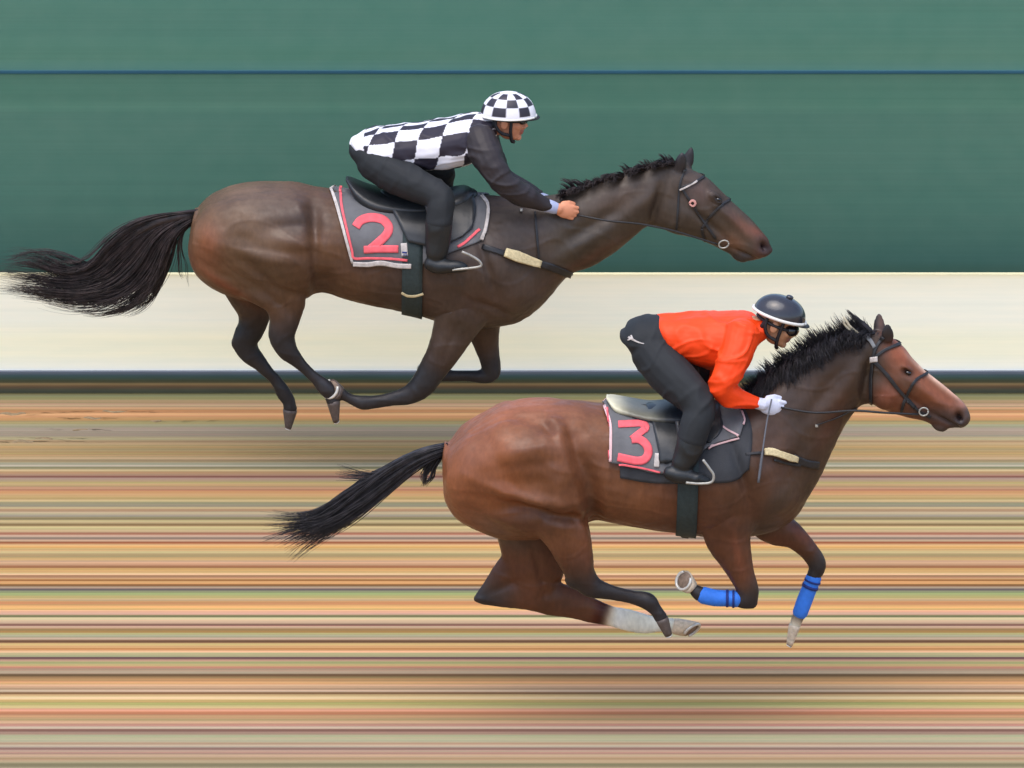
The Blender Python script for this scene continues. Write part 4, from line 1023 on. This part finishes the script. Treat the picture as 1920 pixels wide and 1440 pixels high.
def rider(name_label, Y0, root, P):
    RD = empty('person', root); tag(RD, name_label, 'person', 'riders on the racehorses')
    sk = P['skin']; skd = tuple(c * .7 for c in sk)
    ns = P['shirt_sections']
    def mirror_limb(s, nodes, shrink, k, ratio=.9, sub=3):
        mk = s.mark(); s.limb([(x, y, r * shrink, yo, k) for x, y, r, yo in nodes], Y0, ratio=ratio, sub=sub); s.mirrored(Y0, mk)
    # body
    s = Soup()
    s.torso([(a + (c - a) * .12, b + (d - b) * .12, c - (c - a) * .12, d - (d - b) * .12, w_ * .8, sk) for a, b, c, d, w_ in ns[1:-1]], Y0)
    s.torso([(a + (c - a) * .14, b + (d - b) * .14, c - (c - a) * .14, d - (d - b) * .14, w_ * .8, sk) for a, b, c, d, w_ in P['hips']], Y0)
    def far_nodes(nodes):
        return [(x + P['far'][0] * i / 6, y + P['far'][1] - (10 - 3 * min(i, 3)) , r, abs(yo)) for i, (x, y, r, yo) in enumerate(nodes)]
    def arms(s, nodes, shrink, k, ratio=.9):
        s.limb([(x, y, r * shrink, yo, k) for x, y, r, yo in nodes], Y0, ratio=ratio)
        s.limb([(x, y, r * shrink, yo, k) for x, y, r, yo in far_nodes(nodes)], Y0, ratio=ratio)
    arms(s, P['arm'], .74, sk)
    for L in (P['thigh'], P['shin'], P['foot']): mirror_limb(s, L, .74, sk)
    s.limb([(x, y, r, 0, sk) for x, y, r in P['neck']], Y0, ratio=1.0)
    ho = P['head']; head(s, ho, P['pitch'], sk, P['lip'])
    a = P['arm'][-1]; wr = at(a[0], a[1], Y0 + a[3])
    fw = (at(*P['hand_to'], Y0 + a[3] + .03) - wr).normalized(); upv = Vector((0, 0, 1))
    fa = far_nodes(P['arm'])[-1]; wf = at(fa[0], fa[1], Y0 + fa[3]); WR = {-1: wr, 1: wf}
    for q in (-1, 1):
        hand(s, WR[q], Vector((fw.x, -q * abs(fw.y), fw.z)), upv, q, sk, 1.0)
    me = fuse(s, .0042, 'body', smooth=3, csmooth=3)
    add_part('body', me, m_skin, RD)
    # shirt
    s = Soup(); sc = P['shirt_col']; sl_ = P['sleeve_col']
    s.torso([(*r, sc) for r in ns], Y0, ex=2.2); arms(s, P['arm'][:-1] + [P['cuff']], 1.0, sl_, ratio=.95)
    axis0 = at(ns[0][0], (ns[0][1] + ns[0][3]) / 2, Y0); axis1 = at(ns[-1][0], (ns[-1][1] + ns[-1][3]) / 2, Y0)
    def crease(V, N, E):
        q1 = np.abs(vnoise(V @ np.array(((.9, 0, .5), (0, .7, 0), (-.5, 0, 1.6))), 15, 11))
        q2 = np.abs(vnoise(V @ np.array(((.5, 0, -.9), (0, .8, 0), (1.5, 0, .8))), 20, 13))
        a = P['folds'] * (2.4 * np.exp(-(q1 / .16) ** 2) + 1.5 * np.exp(-(q2 / .14) ** 2) - 1.2 + .35 * vnoise(V, 90, 12))
        return laplace(V + N * a[:, None], E, 1, .4)
    me = fuse(s, .005, 'shirt', smooth=5, csmooth=9, deform=crease, paint=P.get('paint'))
    sh_ = add_part('shirt', me, m_cloth, RD)
    if 'cuffpiece' in P:
        s = Soup(); s.limb([(x, y, r, yo, (0,0,0)) for x, y, r, yo in P['cuffpiece']], Y0, ratio=.9)
        add_part('cuff', s.mesh('cuff'), m_cuff, RD)
        s = Soup(); s.limb([(x + P['far'][0], y + P['far'][1] - 1, r, -yo, (0,0,0)) for x, y, r, yo in P['cuffpiece']], Y0, ratio=.9); add_part('cuff', s.mesh('cuff'), m_cuff, RD)
    # breeches
    s = Soup(); k = (0, 0, 0)
    s.torso([(*r, k) for r in P['hips']], Y0); mirror_limb(s, P['thigh'] + P['shin'][:2], 1.0, k, ratio=.95)
    def crease2(V, N, E):
        q1 = np.abs(vnoise(V @ np.array(((1.3, 0, .9), (0, .9, 0), (-.6, 0, .6))), 17, 41)); q2 = np.abs(vnoise(V, 16, 43))
        return laplace(V + N * (.0045 * np.exp(-(q1 / .13) ** 2) + .003 * np.exp(-(q2 / .10) ** 2) + .0008 * vnoise(V, 60, 21))[:, None], E, 1, .4)
    add_part('breeches', fuse(s, .007, 'breeches', smooth=6, deform=crease2), m_breech, RD)
    bmesh_b = None
    for q in (-1, 1):
        s = Soup(); mk = s.mark()
        s.limb([(x, y, r, yo, k) for x, y, r, yo in P['shin']], Y0, ratio=.9)
        s.limb([(x, y, r, yo, k) for x, y, r, yo in P['foot']], Y0, ratio=1.1)
        if q > 0:
            s.v = [Vector((p.x, 2 * Y0 - p.y, p.z)) for p in s.v]; s.f = [tuple(reversed(f)) for f in s.f]
        add_part('boot', fuse(s, .006, 'boot', smooth=6, deform=crease2), m_boot, RD)
    if P.get('glove'):
        for q in (-1, 1):
            s = Soup(); hand(s, WR[q], Vector((fw.x, -q * abs(fw.y), fw.z)), upv, q, (1,1,1), 1.12)
            add_part('glove', fuse(s, .0035, 'glove', smooth=2), m_glove, RD)
    # helmet
    ho2, pt = P['helm'], P['hpitch']
    hm = add_part('helmet', shell('helmet', ho2, pt, *P['hdim'], paint=P.get('hpaint')), P['hmat'], RD)
    add_part('helmet_rim', ellipse_tube(ho2, pt, P['hdim'][0] + .002, P['hdim'][1] + .002, .004, P['rim_r']), m_rim, hm)
    add_part('peak', peak(ho2, pt, P['hdim'][0] - .004, P['hdim'][1] - .004, P['peak'], -.004), P['peakmat'], hm)
    f, X, Yv, Z = frame(ho, P['pitch'])
    s = Soup(); g = P['gog']
    s.ellip(f(g[0], 0, g[1]), X * g[2], Yv * .066, Z * g[3], k)
    gg = add_part('goggles', s.mesh('goggles'), m_gog, RD)
    add_part('goggle_strap', ellipse_tube(f(0, 0, g[1]), P['pitch'], .094, .079, 0, .008, a0=25, a1=335), m_strap, gg)
    st = []
    for q in (-1, 1):
        st.append(([f(.028, q*.078, .03), f(.030, q*.074, -.02), f(.034, q*.066, -.06), f(.045, q*.045, -.102), f(.058, 0, -.118)], [.0085]*5))
        st.append(([f(-.055, q*.074, .02), f(-.045, q*.076, -.03), f(-.015, q*.072, -.062), f(.030, q*.064, -.072)], [.0085]*4))
        st.append(([f(-.05, q*.068, .0), f(-.058, q*.062, -.03), f(-.060, q*.052, -.045)], [.012, .012, .010]))
    hs = empty('harness', (0, 0, 0)); hs.parent = RD
    for p_, r_ in st: add_part('strap', tube_mesh([(catmull([tuple(v) for v in p_], 5), [r_[0]] * (5 * (len(p_) - 1) + 1))], 'cs', 8), m_strap, hs)
    return RD, sh_, hm

W_ = C(226, 224, 230); K_ = C(46, 42, 52)
A_hip = at(670, 275, YA); A_neck = at(905, 245, YA)
def paint_a(V, N, Cc):
    P = proj_np(V)
    ax = np.array(A_neck - A_hip); L = np.linalg.norm(ax); ax /= L
    rel = V - np.array(A_hip); u = rel @ ax
    perp = rel - np.outer(u, ax); up = np.cross(ax, (0, 1, 0)); up /= np.linalg.norm(up)
    if up[2] < 0: up = -up
    ang = np.arctan2(-(V[:, 1] - YA), perp @ up)      # 0 at the back ridge, + towards the near side
    v = ang * .17
    u = u + .010 * vnoise(V, 16, 31) + .004 * vnoise(V, 50, 33); v = v + .009 * vnoise(V, 18, 32) + .003 * vnoise(V, 60, 34)
    uu = (u + v * .30 - .012) / .124; vv = (v + .052) / .094
    chk = (np.floor(uu) + np.floor(vv)).astype(int) % 2
    tor = (Cc[:, 0] > .35)
    out = Cc.copy(); out[tor] = np.array(W_)
    out[tor & (chk == 1) & (u > .04)] = np.array(K_)
    out[~tor] = np.array(C(48, 43, 45))
    return out
def hpaint_a(lat, lo):
    i = int(math.floor((lo + .1) / (2 * math.pi / 12))); j = int(math.floor((lat - .14) / .40))
    if lat < .14 or lat > 1.30: return W_
    return K_ if (i + j) % 2 == 0 else W_
PA = dict(far=(-14, -12), skin=C(208, 140, 106), lip=C(160, 92, 80), shirt_col=W_, sleeve_col=C(48, 43, 45), folds=.0028, paint=paint_a,
  shirt_sections=[(668,256,694,300,.12),(688,244,722,310,.15),(730,236,757,315,.165),(780,231,800,317,.17),(830,224,845,315,.175),(868,215,882,306,.185),(894,211,912,286,.15),(910,216,924,262,.085)],
  hips=[(665,268,667,300,.09),(680,258,690,332,.145),(715,258,724,344,.16),(755,268,762,345,.13)],
  thigh=[(700,304,36,-.08),(738,327,37,-.14),(777,346,34,-.20),(812,362,30,-.25),(828,376,27,-.285)],
  shin=[(826,392,26,-.305),(824,420,25.5,-.32),(822,450,24,-.325),(818,478,20,-.33)],
  foot=[(806,494,13,-.335),(822,499,15,-.34),(845,500,12.5,-.345),(864,501,10,-.345),(872,502,7,-.345)],
  arm=[(898,258,34,-.13),(910,287,33,-.19),(928,320,28,-.235),(948,347,25,-.245),(976,364,23,-.22),(1006,376,18,-.18),(1030,386,12,-.155),(1042,390,9.5,-.15)], cuff=(1030,386,13,-.155),
  cuffpiece=[(1024,385,13.5,-.158),(1034,388,13,-.155),(1042,391,12,-.15)],
  neck=[(905,240,20),(925,236,20),(940,230,21)], head=at(948,221,YA), pitch=R(8), hand_to=(1092,404),
  helm=at(953,217,YA), hpitch=R(1), hdim=(.140,.112,.124), hmat=m_helm, hpaint=hpaint_a, rim_r=.0045, peak=.022, peakmat=m_strap, gog=(.084,.004,.030,.024))
R2, S2, HM2 = rider('rider in black and white checked silks crouched on the dark brown horse', YA, Vector((base2.x, YA, at(770, 360, YA).z)), PA)

OR = C(234, 68, 20)
PB = dict(far=(-10, -4), skin=C(190, 138, 104), lip=C(150, 94, 78), shirt_col=OR, sleeve_col=OR, folds=.0034,
  shirt_sections=[(1224,600,1242,636,.10),(1240,590,1262,664,.155),(1290,588,1302,682,.17),(1340,587,1340,688,.18),(1378,586,1386,676,.185),(1402,588,1412,655,.14),(1418,596,1426,640,.085)],
  hips=[(1171,618,1172,642,.09),(1183,602,1190,668,.14),(1210,593,1220,690,.162),(1248,596,1258,702,.15),(1280,630,1290,705,.10)],
  thigh=[(1218,655,40,-.08),(1246,690,42,-.14),(1278,722,40,-.20),(1304,750,34,-.25),(1311,774,30,-.285)],
  shin=[(1305,798,29,-.31),(1296,828,27,-.325),(1288,852,25,-.33),(1278,872,21,-.335)],
  foot=[(1254,886,13,-.34),(1274,891,16,-.345),(1296,895,13,-.35),(1316,899,10,-.35),(1326,901,7,-.35)],
  arm=[(1392,625,36,-.12),(1382,660,33,-.18),(1366,696,30,-.23),(1356,726,26,-.245),(1376,744,22,-.225),(1402,752,17,-.195),(1416,755,14,-.18),(1424,757,9.5,-.175)], cuff=(1418,756,13.5,-.18),
  neck=[(1405,612,20),(1425,612,20),(1442,610,20)], head=at(1455,603,YB_), pitch=R(24), hand_to=(1470,768), glove=True,
  helm=at(1461,592,YB_), hpitch=R(18), hdim=(.129,.106,.100), hmat=m_helm_black, rim_r=.008, peak=.03, peakmat=m_strap, gog=(.078,-.004,.044,.036))
R3, S3, HM3 = rider('rider in a bright orange red jacket and black helmet on the bright bay horse', YB_, Vector((base3.x, YB_, at(1270, 760, YB_).z)), PB)
s = Soup(); fb = frame(at(1461, 592, YB_), R(18))
s.ellip(fb[0](.02, 0, .104), fb[1] * .018, fb[2] * .018, fb[3] * .010, (0,0,0)); add_part('helmet_button', s.mesh('b'), m_helm_black, HM3)
# small white mark on the seat of the breeches
sb = [o for o in R3.children if o.name.startswith('breeches')][0]
me = sb.data.copy(); me.transform(Matrix.Translation(origin_of(R3))); bb = bvh_of(me)
pieces('logo', [ribbon([(1179,632),(1187,637),(1198,642),(1208,645)], 3.2, bb, YB_, .003, .001, step=2, taper=lambda u: 1.4 - .9 * u), ribbon([(1184,629),(1188,638)], 3, bb, YB_, .0035, .001, step=2), ribbon([(1178,638),(1188,634)], 2.5, bb, YB_, .0042, .001, step=2)], m_whitecloth, sb)
# whip held against the shoulder of the bay horse
wh = tube_mesh([(catmull([tuple(at(1447, 748, -.19)), tuple(at(1438, 790, -.225)), tuple(at(1430, 845, -.285)), tuple(at(1422, 905, -.315))], 6), [.004] * 8 + [.004] * 5 + [.0065] * 6)], 'whip', 8)
wo_ = link_mesh('whip', wh, mat_plain('grey whip', (92, 94, 100), .5, .1), None); tag(wo_, 'thin grey whip held down along the shoulder of the bright bay horse', 'whip')

# ---- flat dark smears on the sand at the left
m_clod = mat_plain('dark sand clod', (128, 108, 80), .9, .25, 40)
for px, py, w_, h_ in ((22, 776, 30, 3), (172, 784, 20, 2.5), (215, 772, 26, 2), (292, 789, 12, 2.2), (42, 828, 24, 3), (84, 822, 20, 2), (150, 806, 16, 1.5)):
    p = ground_at(px, py); s = Soup(); s.ellip(p, Vector((w_ / S, 0, 0)), Vector((0, h_ / S * 3.2, 0)), Vector((0, 0, .004)), (0,)*3, n=14)
    me = s.mesh('clod')
    for v in me.vertices:
        v.co.y += .012 * math.sin(v.co.x * 60) ; v.co.z += .002 * math.sin(v.co.x * 90)
    o = link_mesh('sand_clod', me, m_clod, None)
    tag(o, 'flat dark smear of sand at the left edge of the track', 'clod', 'dark smears of sand behind the far horse')
